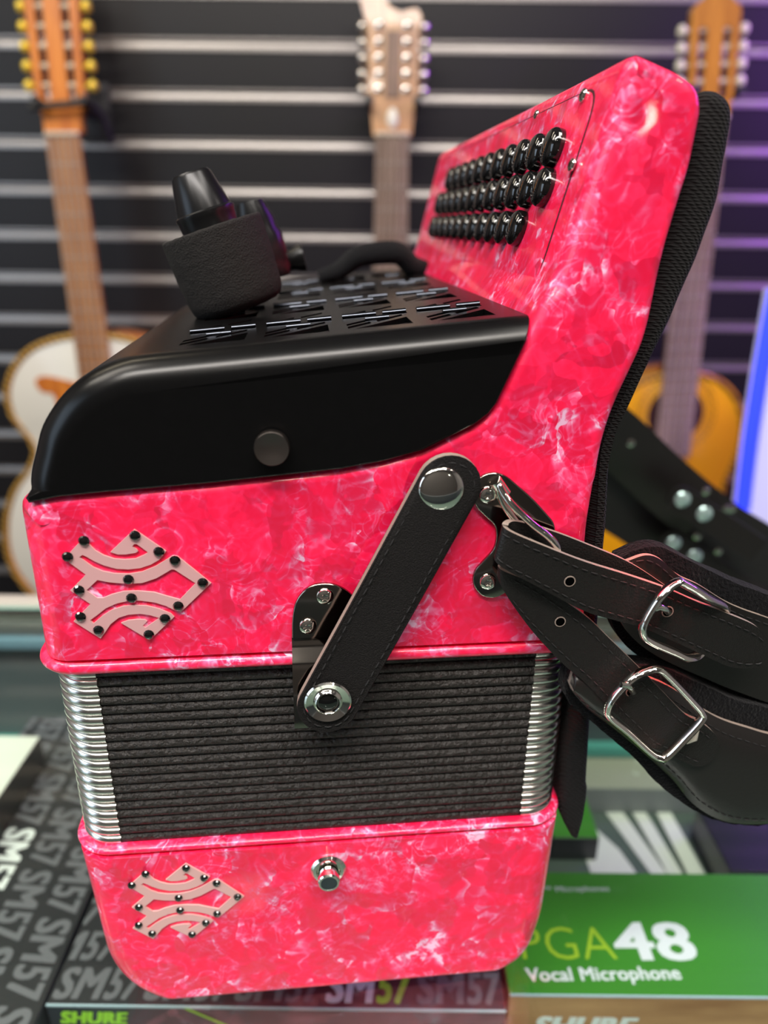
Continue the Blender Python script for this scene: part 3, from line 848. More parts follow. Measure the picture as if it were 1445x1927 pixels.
# 34 buttons in three rows
btn = None; rowsB = [((1031, 275), 11), ((1013, 350), 12), ((964, 427), 11)]; PITCH = .0172
for (px, py), cnt in rowsB:
    s, d = on_board(px, py, .0040)
    for k in range(cnt):
        if btn is None:
            bm = bmesh.new()
            lathe_bm(bm, Vector((0, 0, 0)), Vector((0, 0, 1)), [(.0078, 0), (.0078, .0002), (.0059, .0003), (.0059, .0026), (.0056, .0034), (.0049, .0041), (.0040, .0046), (.0020, .0049), (0, .0050)], 28)
            ob = bobj('button', bm, M['black_gloss'], acc, 35); btn = ob
        else:
            ob = btn.copy(); COL.objects.link(ob); ob.parent = acc
        z = n3; x = Vector((0, 1, 0)); y = z.cross(x); p = board_pt(s, d+k*PITCH, .0004)
        ob.matrix_local = Matrix(((x.x, y.x, z.x, p.x), (x.y, y.y, z.y, p.y), (x.z, y.z, z.z, p.z), (0, 0, 0, 1)))

# --- emblems with black gems
EO = [(95, 365), (228, 222), (262, 190), (305, 240), (360, 295), (430, 335), (520, 365), (610, 372), (700, 365), (770, 335), (810, 312), (760, 275), (712, 240), (690, 240), (672, 262), (715, 288), (722, 302), (700, 315), (620, 328), (550, 328), (488, 308),
      (690, 116), (960, 300), (930, 345), (900, 375), (830, 415), (740, 445), (640, 455), (540, 450), (430, 420), (350, 385), (290, 350), (252, 332), (222, 352), (270, 385), (340, 435), (420, 470), (520, 490), (640, 495), (760, 475), (870, 430), (960, 375), (1015, 340), (1060, 345),
      (1342, 572), (1085, 818), (1050, 810), (960, 765), (860, 735), (740, 720), (640, 722), (540, 745), (450, 785), (380, 840), (315, 888), (345, 915), (420, 850), (500, 800), (600, 768), (700, 760), (800, 765), (900, 790), (1000, 830), (1030, 858), (822, 1055),
      (578, 910), (640, 888), (720, 880), (780, 882), (800, 895), (762, 935), (785, 950), (905, 868), (830, 845), (740, 832), (640, 840), (560, 865), (490, 920), (450, 980), (405, 1042), (175, 897), (320, 750), (148, 635), (280, 500)]
EH = [(378, 545), (480, 565), (640, 578), (760, 570), (880, 530), (1008, 455), (1032, 457), (1212, 573), (1078, 712), (960, 680), (860, 650), (720, 638), (600, 642), (500, 668), (430, 697), (375, 697), (285, 632)]
GEM = [(265, 212), (125, 347), (697, 167), (900, 305), (1037, 380), (1272, 568), (1065, 765), (952, 872), (815, 1007), (388, 970), (235, 855), (222, 630), (642, 540), (668, 697)]
def e1(p): return Vector(A2(100+p[0]/4.516, 970+p[1]/4.516, -.0004))
src = [e1(p) for p in ((125, 347), (1272, 568), (235, 855))]
dst = [Vector(A2(x, y, -.0004)) for x, y in ((248, 1664), (447, 1686), (261, 1739))]
def affine(p):
    a = src[1]-src[0]; b = src[2]-src[0]; v = p-src[0]; det = a.x*b.y-a.y*b.x
    u = (v.x*b.y-v.y*b.x)/det; w_ = (a.x*v.y-a.y*v.x)/det
    return dst[0]+(dst[1]-dst[0])*u+(dst[2]-dst[0])*w_
for f, mt_, lab, gr in ((lambda p: p, M['emblem'], 'pale emblem plate on the upper case', .0017), (affine, M['emblem_lower'], 'pale emblem plate on the lower case', .0015)):
    me = holed_plate([tuple(f(e1(p))) for p in EO], [[tuple(f(e1(p))) for p in EH]], .0006)
    for v in me.vertices: v.co = (v.co.x, -.0004-v.co.z, v.co.y)
    em = link('emblem', me, mt_, acc, 30); em['label'] = lab
    for g_ in GEM:
        q = f(e1(g_)); bm = bmesh.new()
        lathe_bm(bm, Vector((q.x, -.0007, q.y)), FR, [(gr, 0), (gr, .0003), (gr*.75, .0008), (gr*.42, .0010), (0, .00102)], 12)
        bobj('gem', bm, M['gem'], em, 20)

# --- chrome air button on the lower case
ac = A(618, 1638, -.001)
bm = bmesh.new(); lathe_bm(bm, Vector((ac.x, 0, ac.z)), FR, [(.0066, 0), (.0066, .0007), (.0058, .0016), (.0046, .0018), (.0044, .0008), (.0040, .0004), (0, .0004)], 40)
o = bobj('air_button', bm, M['chrome'], acc, 25); o['label'] = 'round chrome air button in a ring socket'
bm = bmesh.new(); lathe_bm(bm, Vector((ac.x, -.0004, ac.z)), FR, [(.0037, 0), (.0037, .0042), (.0041, .0046), (.0041, .0062), (.0037, .0067), (.0031, .0067), (.0030, .0064), (0, .0064)], 36)
bobj('button_cap', bm, M['chrome'], o, 25)
bm = bmesh.new(); lathe_bm(bm, Vector((ac.x, -.0067, ac.z)), FR, [(.0030, 0), (.0029, .0003), (0, .0003)], 32)
bobj('cap_face', bm, simple('dark_metal_disc', (.06, .08, .09), .35, .8), o, 25)

# --- bellows strap bracket, strap, snaps
def plate_px(name, pts, d_back, th, rr, mat, parent, er_=.0006):
    P = rnd([A2(x, y, d_back-th) for x, y in pts], rr, 6)
    bm = fillet_prism(P, lambda m, n_: er_, th, .0001, 4, d_back-th)
    return bobj(name, bm, mat, parent, 30)
bk = plate_px('bellows_bracket', [(549, 1225), (549, 1165), (556, 1128), (585, 1100), (625, 1098), (655, 1112), (690, 1150), (690, 1225)], 0, .0012, .0035, M['black_chrome'], acc)
bk['label'] = 'dark nickel bracket behind the strap'
bm = bmesh.new()      # the bent lower part of the bracket
xa, xb = A(550, 1225, -.001).x, A(650, 1225, -.001).x; zA = A(550, 1206, -.001).z
prof = [(-.0012, zA+.001), (-.0012, zA), (-.0025, zA-.0022), (-.0058, zA-.0052), (-.0070, zA-.0075), (-.0070, zA-.030)]
fr = [[bm.verts.new((x, y, z)) for y, z in prof] for x in (xa, xb)]; bk_ = [[bm.verts.new((x, y+.0011, z+.0003)) for y, z in prof] for x in (xa, xb)]
for i in range(len(prof)-1):
    bm.faces.new((fr[0][i], fr[1][i], fr[1][i+1], fr[0][i+1])); bm.faces.new((bk_[0][i], bk_[0][i+1], bk_[1][i+1], bk_[1][i]))
    for s in (0, 1): bm.faces.new((fr[s][i], fr[s][i+1], bk_[s][i+1], bk_[s][i]))
bobj('bent_tongue', bm, M['black_chrome'], bk, 60)
for px, py in ((611, 1121), (579, 1177)):
    p = A(px, py, -.0012); star_screw('bracket_screw', Vector((p.x, -.0012, p.z)), FR, .0028, bk)
# strap: stadium running from the upper snap to the lower one
c1 = A(845, 915, -.006); c2 = A(616, 1316, -.010); ax = (Vector((c2.x, c2.z))-Vector((c1.x, c1.z))); LS = ax.length; ax.normalize(); pr = Vector((-ax.y, ax.x))
HWS = .0098; steps = 40
def strap_outline(hw, n=14):
    P = []
    for k in range(n+1): a = PI/2+PI*k/n; P.append((hw*math.cos(a), hw*math.sin(a)))
    for k in range(1, 30): P.append((LS*k/30, -hw))
    for k in range(n+1): a = -PI/2+PI*k/n; P.append((LS+hw*math.cos(a), hw*math.sin(a)))
    for k in range(29, 0, -1): P.append((LS*k/30, hw))
    return P
def strap_y(u):  # lifts over the bracket and bulges
    t = max(0, min(1, u/LS)); return -.0035-.0022*math.sin(PI*t)-.0075*t*t
def strap_pt(u, v, lift): q = Vector((c1.x, c1.z))+ax*u+pr*v; return Vector((q.x, strap_y(u)-lift, q.y))
def strap_layer(hw, l0, l1, mats):
    bm = bmesh.new(); O = strap_outline(hw); nO = len(O); half = nO//2
    hi2 = [bm.verts.new(strap_pt(u*(hw-.0004)/hw if False else u, v, l1-.0004)) for u, v in O]
    hi = [bm.verts.new(strap_pt(u, v*(hw-.0004)/hw, l1)) for u, v in O]; lo = [bm.verts.new(strap_pt(u, v, l0)) for u, v in O]
    for i in range(nO):
        j = (i+1) % nO
        f = bm.faces.new((lo[i], lo[j], hi2[j], hi2[i])); f.material_index = 1
        bm.faces.new((hi2[i], hi2[j], hi[j], hi[i]))
    # strips across so the faces bend with the strap
    for ring, s in ((hi, 1), (lo, -1)):
        tri = tessellate_polygon([[Vector((u, v, 0)) for u, v in O]])
        for t in tri:
            try: bm.faces.new([ring[q] for q in t])
            except ValueError: pass
    return bobj('bellows_strap', bm, mats, acc, 40)
bs = strap_layer(HWS, 0, .0032, [M['suede'], M['raw_edge']]); bs['label'] = 'black leather strap with raw tan edge and stitched border'
def stitches(name, pts3, parent, seg_len=.0023, gap=.0012, r=.00024, mat=None):
    bm = bmesh.new(); acc_=0; L=[0]
    for a, b in zip(pts3, pts3[1:]): L.append(L[-1]+(b-a).length)
    def at(s):
        for i in range(len(L)-1):
            if L[i+1] >= s: t = (s-L[i])/max(1e-9, L[i+1]-L[i]); return pts3[i].lerp(pts3[i+1], t)
        return pts3[-1]
    s = 0
    while s+seg_len < L[-1]:
        p, q = at(s), at(s+seg_len); m = at(s+seg_len/2)
        j = Vector((random.uniform(-1, 1), 0, random.uniform(-1, 1)))*.00008
        tube_bm(bm, [p+j, m+Vector((0, -.00012, 0)), q-j], [r*.6, r, r*.6], 5); s += seg_len+gap
    return bobj(name, bm, mat or M['thread'], parent, 60)
so = strap_outline(HWS-.0022); stitches('stitching', [strap_pt(u, v, .0033) for u, v in so+so[:1]], bs)
def snap(c, y, r, ring):
    bm = bmesh.new(); b = Vector((c[0], y, c[1]))
    if not ring:
        pr_ = [(r, 0), (r, .0006)]+[(r*math.cos(a), .0006+.0016*math.sin(a)) for a in [PI/2*k/8 for k in range(1, 8)]]+[(0, .0022)]
    else:
        pr_ = [(r, 0), (r, .0005), (r*.93, .0010), (r*.62, .0004), (r*.56, .0012), (r*.5, .0015), (r*.46, .0010), (r*.45, .0002), (0, .0001)]
    lathe_bm(bm, b, FR, pr_, 40); return bobj('snap_ring' if ring else 'snap_button', bm, M['chrome'], bs, 35)
p = A(832, 925, -.009); snap((p.x, p.z), strap_y(0)-.0031, .0070, False)
p = A(617, 1322, -.0146); snap((p.x, p.z), strap_y(LS)-.0031, .0075, True)
bm = bmesh.new(); lathe_bm(bm, Vector((p.x, strap_y(LS)-.0034, p.z)), FR, [(.0030, 0), (.0029, .0004), (.0015, .0008), (0, .0009)], 28); bobj('snap_core', bm, M['black_gloss'], bs)

# --- strap bracket with ring at right
sb = plate_px('strap_bracket', [(886, 925), (892, 910), (912, 892), (935, 889), (955, 897), (1003, 938), (1045, 985), (1045, 1010), (1010, 1060), (975, 1100), (950, 1118), (932, 1127), (908, 1125), (890, 1105), (890, 1078), (912, 1054), (930, 1035), (935, 1010), (932, 990), (912, 972), (895, 955)], 0, .0013, .004, M['black_chrome'], acc)
sb['label'] = 'dark nickel two-lobed strap bracket'
for px, py in ((917, 930), (917, 1093)):
    p = A(px, py, -.0013); star_screw('bracket_screw', Vector((p.x, -.0013, p.z)), FR, .0028, sb)
bm = bmesh.new()       # raised hinge tube
p0 = A(932, 905, -.003); p1 = A(950, 930, -.003)
tube_bm(bm, [p0, p0.lerp(p1, .5), p1], .0021, 14, up=Vector((0, 1, 0)))
bobj('ring_hinge', bm, M['chrome'], sb, 40)
ringpx = [(938, 912, -.004), (948, 930, -.0055), (965, 952, -.0075), (1000, 985, -.009), (1030, 1008, -.010), (1046, 1026, -.010), (1050, 1045, -.009), (1040, 1052, -.0075), (1020, 1040, -.006), (985, 1000, -.005), (955, 960, -.004), (940, 930, -.0035)]
bm = bmesh.new(); pts = catmull([A(x, y, d) for x, y, d in ringpx], 5, True)
tube_bm(bm, pts, .0012, 12, True, up=Vector((.7, .3, .7))); bobj('strap_ring', bm, M['chrome'], sb, 60)

# --- knit pad behind the neck and body
pad_out = [(1300, 205), (1311, 178), (1324, 170), (1346, 172), (1363, 184), (1373, 205), (1372, 235), (1361, 290), (1346, 379), (1321, 445), (1307, 486), (1283, 538), (1254, 608), (1225, 666), (1190, 742), (1167, 788), (1147, 835), (1143, 887), (1139, 974), (1134, 1026), (1122, 1180), (1110, 1330), (1100, 1480), (1094, 1528), (1083, 1567), (1072, 1566), (1052, 1530)]
pad_in = [(1050, 1400), (1058, 1240), (1085, 1050), (1108, 880), (1125, 800), (1150, 750), (1195, 645), (1205, 600), (1235, 480), (1280, 330)]
P = [A2(x, y, .012) for x, y in pad_out]+[A2(x, y, .012) for x, y in pad_in]
P = [(max(x, .0912) if z < .2 else x, z) for x, z in P]
P = rnd(P, .004, 4)
pb = fillet_prism(P, lambda m, n_: .0045 if m.y > .1 else .0022, LB-.03, .004, 6, .008)
bmesh.ops.subdivide_edges(pb, edges=[e for e in pb.edges if e.calc_length() > .02], cuts=8)
bobj('back_pad', pb, M['knit'], acc, 60)['label'] = 'black knitted back pad'
acc_scale = 1

# ------------------------------------------------------------------ shoulder straps
def band_obj(name, top, bot, dep, th, mats, parent, n=6, cross=6, puff=0, close_end=True, noise=0.0):
    T = catmull([A(x, y, d) for (x, y), d in zip(top, dep)], n); B = catmull([A(x, y, d) for (x, y), d in zip(bot, dep)], n)
    bm = bmesh.new(); front = []; back = []; m = len(T)
    nrm = []
    for i in range(m):
        t = T[min(i+1, m-1)]+B[min(i+1, m-1)]-T[max(i-1, 0)]-B[max(i-1, 0)]; c = B[i]-T[i]; q = t.cross(c)
        nrm.append(q.normalized() if q.length > 1e-12 else Vector((0, -1, 0)))
    if nrm[m-2].y > 0 and not hasattr(band_obj, 'keep'): pass
    for i in range(m):
        fr_, bk2 = [], []
        for k in range(cross+1):
            v = k/cross; p = T[i].lerp(B[i], v); b = puff*(1-(2*v-1)**4)
            nz = noise*math.sin(i*1.7+k*2.3)*math.cos(i*.6-k*1.1)
            fr_.append(bm.verts.new(p-nrm[i]*(b+nz))); bk2.append(bm.verts.new(p-nrm[i]*(th-b*.3)))
        front.append(fr_); back.append(bk2)
    for i in range(m-1):
        for k in range(cross):
            bm.faces.new((front[i][k], front[i+1][k], front[i+1][k+1], front[i][k+1]))
            bm.faces.new((back[i][k], back[i][k+1], back[i+1][k+1], back[i+1][k]))
        for k in (0, cross):
            f = bm.faces.new((front[i][k], front[i+1][k], back[i+1][k], back[i][k])); f.material_index = 1
    for i in (0, m-1):
        for k in range(cross):
            f = bm.faces.new((front[i][k], front[i][k+1], back[i][k+1], back[i][k])); f.material_index = 1
    o = bobj(name, bm, mats, parent, 50)
    return o, T, B, nrm
def edge_stitch(T, B, nrm, v, lift, parent, i0=0, i1=None, **kw):
    return stitches('stitching', [T[i].lerp(B[i], v)+nrm[i]*lift for i in range(i0, i1 or len(T))], parent, **kw)
def front_stitch(T, B, v, lift, parent, i0, i1): return stitches('stitching', [T[i].lerp(B[i], v)+Vector((0, -lift, 0)) for i in range(i0, i1)], parent)
def eyelet(px, py, d, parent, r=.0015):
    p = A(px, py, d); bm = bmesh.new()
    lathe_bm(bm, p, FR, [(r*1.25, 0), (r*1.22, .00012), (r, .0001), (r, -.0002)], 24, 0); lathe_bm(bm, p, FR, [(r, -.0002), (r, .00012), (0, .00012)], 24, 1)
    return bobj('punched_hole', bm, [M['raw_edge'], simple('hole_dark', (.001, .001, .001), .9, spec=0)], parent, 30)
def buckle(name, px, dep, r, parent, flat=1.0):
    bm = bmesh.new(); pts = catmull([A(x, y, d) for (x, y), d in zip(px, dep)], 5, True)
    tube_bm(bm, pts, r, 10, True, flat, up=Vector((0, 1, 0))); return bobj(name, bm, M['chrome'], parent, 50)

# upper strap
us = empty('shoulder_strap', MA); tag(us, 'upper black leather shoulder strap looped through the chrome ring, tip pointing right', 'strap')
# padded part
vt = [(1165, 1050), (1205, 1033), (1243, 1030), (1291, 1052), (1339, 1076), (1386, 1098), (1444, 1119), (1500, 1140), (1560, 1165)]
vb = [(1140, 1140), (1165, 1200), (1210, 1240), (1275, 1265), (1335, 1290), (1385, 1310), (1444, 1332), (1500, 1350), (1560, 1370)]
o, T, B, nr = band_obj('velvet_lining', vt, vb, [.003, .003, .003, .002, .002, .001, 0, 0, 0], -.006, [M['velvet'], M['velvet']], us, 8, 12, .001, noise=.0004)
lt = [(1180, 1056), (1215, 1045), (1243, 1053), (1277, 1083), (1315, 1101), (1363, 1131), (1398, 1147), (1444, 1163), (1500, 1185), (1560, 1205)]
lb_ = [(1150, 1130), (1168, 1170), (1190, 1200), (1225, 1228), (1270, 1252), (1330, 1278), (1370, 1295), (1444, 1322), (1500, 1340), (1560, 1360)]
o, T, B, nr = band_obj('padded_leather', lt, lb_, [-.0022]*10, -.0016, [M['leather_brown'], M['raw_edge']], us, 6, 6)
front_stitch(T, B, .07, .0002, o, 0, len(T))
top = [(1262, 1108), (1183, 1056), (1100, 1020), (1040, 997), (990, 982), (962, 977), (948, 981), (946, 990), (965, 1003), (1022, 1027), (1100, 1057), (1180, 1082), (1253, 1107), (1308, 1131), (1370, 1155), (1420, 1177), (1440, 1198), (1447, 1216)]
bot = [(1262, 1160), (1183, 1125), (1100, 1095), (1040, 1070), (990, 1050), (955, 1045), (935, 1046), (930, 1053), (950, 1071), (1015, 1106), (1100, 1150), (1160, 1168), (1212, 1183), (1277, 1211), (1330, 1236), (1378, 1256), (1425, 1256), (1443, 1238)]
dep = [-.002, -.003, -.0035, -.004, -.0045, -.0055, -.0075, -.0095, -.0115, -.0125, -.0125, -.0125, -.0125, -.0125, -.0125, -.012, -.012, -.012]
o, T, B, nr = band_obj('leather_band', top, bot, dep, -.0019, [M['leather'], M['raw_edge']], us, 6, 4)
i0 = 6*7
def outer_lift(T, B, i):      # point just in front of the camera side of the band
    return Vector((0, -1, 0))
front_stitch(T, B, .16, .0002, o, i0+2, len(T)-4); front_stitch(T, B, .87, .0002, o, i0+2, len(T)-4)
eyelet(1072, 1094, -.0127, o)
bkl = buckle('buckle', [(1272, 1096), (1290, 1100), (1330, 1124), (1366, 1146), (1350, 1190), (1318, 1228), (1295, 1238), (1270, 1228), (1222, 1206), (1209, 1190), (1214, 1165), (1240, 1125)],
             [-.016, -.016, -.0155, -.010, -.008, -.0105, -.015, -.016, -.0165, -.017, -.0172, -.0172], .0013, us, 1.5)
bm = bmesh.new(); tube_bm(bm, [A(1228, 1146, -.0180), A(1240, 1142, -.0178), A(1252, 1146, -.0165), A(1258, 1152, -.0140)], .0011, 10, up=Vector((0, 1, 0))); bobj('prong', bm, M['chrome'], bkl, 60)
eyelet(1256, 1151, -.0127, o, .0016)

# lower strap
ls = empty('shoulder_strap', MA); tag(ls, 'lower black leather shoulder strap with chrome buckle and wide stitched pad', 'strap')
vt = [(1062, 1290), (1075, 1262), (1120, 1255), (1190, 1252), (1253, 1258), (1291, 1275), (1339, 1296), (1386, 1318), (1444, 1332), (1500, 1345), (1560, 1360)]
vb = [(1063, 1308), (1075, 1328), (1106, 1352), (1148, 1388), (1195, 1428), (1234, 1471), (1286, 1512), (1339, 1541), (1400, 1553), (1470, 1550), (1560, 1535)]
o, T, B, nr = band_obj('velvet_lining', vt, vb, [-.003, -.003, -.003, -.003, -.003, -.004, -.004, -.004, -.004, -.004, -.004], -.007, [M['velvet'], M['velvet']], ls, 8, 14, .001, noise=.0004)
lt = [(1072, 1285), (1082, 1262), (1120, 1262), (1190, 1268), (1255, 1290), (1324, 1336), (1363, 1356), (1410, 1371), (1444, 1381), (1500, 1392), (1560, 1400)]
lb_ = [(1073, 1292), (1080, 1306), (1108, 1336), (1148, 1366), (1200, 1408), (1262, 1464), (1303, 1512), (1350, 1541), (1400, 1551), (1470, 1548), (1560, 1533)]
o, T, B, nr = band_obj('padded_leather', lt, lb_, [-.0068]*11, -.0016, [M['leather_brown'], M['raw_edge']], ls, 8, 12, .0035)
front_stitch(T, B, .10, .0022, o, 8, len(T)); front_stitch(T, B, .90, .0022, o, 8, len(T))
top = [(960, 1066), (938, 1062), (948, 1075), (1020, 1105), (1100, 1158), (1150, 1205), (1203, 1257), (1250, 1305), (1289, 1344), (1320, 1360), (1345, 1382), (1354, 1405)]
bot = [(965, 1110), (935, 1080), (951, 1117), (1001, 1187), (1060, 1250), (1100, 1284), (1150, 1335), (1190, 1374), (1222, 1404), (1262, 1422), (1312, 1443), (1340, 1433)]
dep = [-.002, -.0045, -.0075, -.0085, -.0095, -.0105, -.0115, -.0125, -.0130, -.0125, -.0125, -.0125]
o, T, B, nr = band_obj('leather_band', top, bot, dep, -.0018, [M['leather'], M['raw_edge']], ls, 6, 4)
front_stitch(T, B, .17, .0002, o, 14, len(T)-4); front_stitch(T, B, .85, .0002, o, 14, len(T)-4)
eyelet(1054, 1170, -.0092, o); eyelet(1188, 1302, -.0116, o, .0016)
bkl = buckle('buckle', [(1219, 1261), (1238, 1259), (1256, 1272), (1300, 1318), (1320, 1342), (1318, 1356), (1285, 1392), (1255, 1422), (1240, 1424), (1222, 1414), (1180, 1376), (1148, 1350), (1143, 1335), (1155, 1310), (1190, 1275)],
             [-.0155, -.0155, -.0155, -.0155, -.016, -.0165, -.0168, -.0165, -.016, -.0155, -.0155, -.0155, -.0158, -.0165, -.0165], .0013, ls, 1.5)
bm = bmesh.new(); tube_bm(bm, [A(1290, 1396, -.0138), A(1302, 1385, -.0145), A(1311, 1372, -.0142)], [.001, .0022, .001], 10, up=Vector((0, 1, 0))); bobj('prong_base', bm, M['rail'], bkl, 60)
bm = bmesh.new(); tube_bm(bm, [A(1168, 1288, -.0180), A(1178, 1288, -.0178), A(1186, 1294, -.0165), A(1191, 1302, -.0140)], .0011, 10, up=Vector((0, 1, 0))); bobj('prong', bm, M['chrome'], bkl, 60)

# ------------------------------------------------------------------ microphone lying on the grille
def on_top(px, py):
    """photo point -> local point on the grille plane"""
    D = ray(px, py); C0 = CAM-O3
    dl = Vector((D.dot(XA), D.dot(YA), D.z)); cl = Vector((C0.dot(XA), C0.dot(YA), C0.z))
    n = Vector((tnor.x, 0, tnor.y)); p0 = Vector((T0[0], 0, T0[1])); k = (p0-cl).dot(n)/dl.dot(n); return cl+dl*k
fc = on_top(450, 598); FRD = fc.y
b_ = A(453, 578, FRD+.016); t_ = A(378, 380, FRD+.016)
axm = (t_-b_).normalized()
def Rm(px): return px/F*.265
mic = empty('microphone', MA); tag(mic, 'black microphone capped with a tilted foam windscreen on the slotted black cover', 'microphone')
wl = (A(398, 432, FRD+.016)-b_).dot(axm)
def mic_lathe(name, base, axis, prof, mat, parent, seg=48, dis=0, sm=35):
    bm = bmesh.new(); lathe_bm(bm, base, axis, prof, seg)
    if dis:
        for v in bm.verts:
            v.co += Vector([random.uniform(-dis, dis) for _ in range(3)])
    return bobj(name, bm, mat, parent, sm)
rb_, rt_ = Rm(98), Rm(103)
pf = [(0, -.001), (rb_*.6, -.0008), (rb_*.80, -.0002), (rb_*.92, .0012), (rb_*.97, .0026)]
for k in range(1, 28): t = k/27; pf.append((rb_+(rt_-rb_)*math.sin(min(1, t*1.15)*PI/2), .0045+(wl-.0045)*t))
pf += [(rt_*.97, wl+.0006), (rt_*.6, wl+.0002), (rt_*.58, wl-.004)]
mic_lathe('foam_windscreen', b_, axm, pf, M['foam'], mic, 96, .00012, 80)
M['mic'] = simple('satin_black_metal', (.02, .02, .021), .28, .7)
r1 = Rm(57)
mic_lathe('body', b_, axm, [(r1, wl-.01), (r1, wl+.0010), (r1*1.02, wl+.0045), (r1*1.06, wl+.0060), (r1*1.05, wl+.0065), (r1*.98, wl+.0070), (r1*.70, wl+.0195), (r1*.62, wl+.0205), (0, wl+.0205)], M['mic'], mic, 48)
mic2 = empty('microphone', MA); tag(mic2, 'blurred black microphone with bare tapered end behind the foam covered one', 'microphone')
b2 = A(512, 525, FRD+.075); t2 = A(468, 380, FRD+.075); a2 = (t2-b2).normalized(); l2 = (t2-b2).length
mic_lathe('body', b2, a2, [(0, 0), (.009, 0), (.0105, .004), (.0105, l2*.55), (.0092, l2*.62), (.0090, l2*.75), (.0062, l2), (0, l2)], M['mic'], mic2, 40)
sp = A(528, 495, FRD+.085); sa = (A(560, 487, FRD+.085)-sp).normalized()
mic_lathe('side_nozzle', sp-sa*.012, sa, [(0, 0), (.006, 0), (.0052, .010), (.0046, .018), (.0062, .0215), (.0062, .0235), (0, .0235)], M['mic'], mic2, 28)
M['clear'] = simple('clear_plastic', (.5, .5, .48), .15, 0, .3)
# loose black strap bundle at the far end of the cover
vb_ = empty('folded_strap', MA); tag(vb_, 'folded black cloth strap lying on the far end of the slotted cover', 'strap')
bm = bmesh.new()
c0 = A(720, 500, .215); cs_ = [A(x, y, .22) for x, y in ((600, 522), (640, 508), (672, 484), (715, 476), (752, 478), (775, 500), (800, 508), (825, 520))]
tube_bm(bm, catmull(cs_, 5), [.0035+.0025*math.sin(i*.09) for i in range(len(cs_)*5-4)], 14, flat=1.8, up=Vector((0, 1, .2)))
bobj('cloth', bm, M['velvet'], vb_, 60)

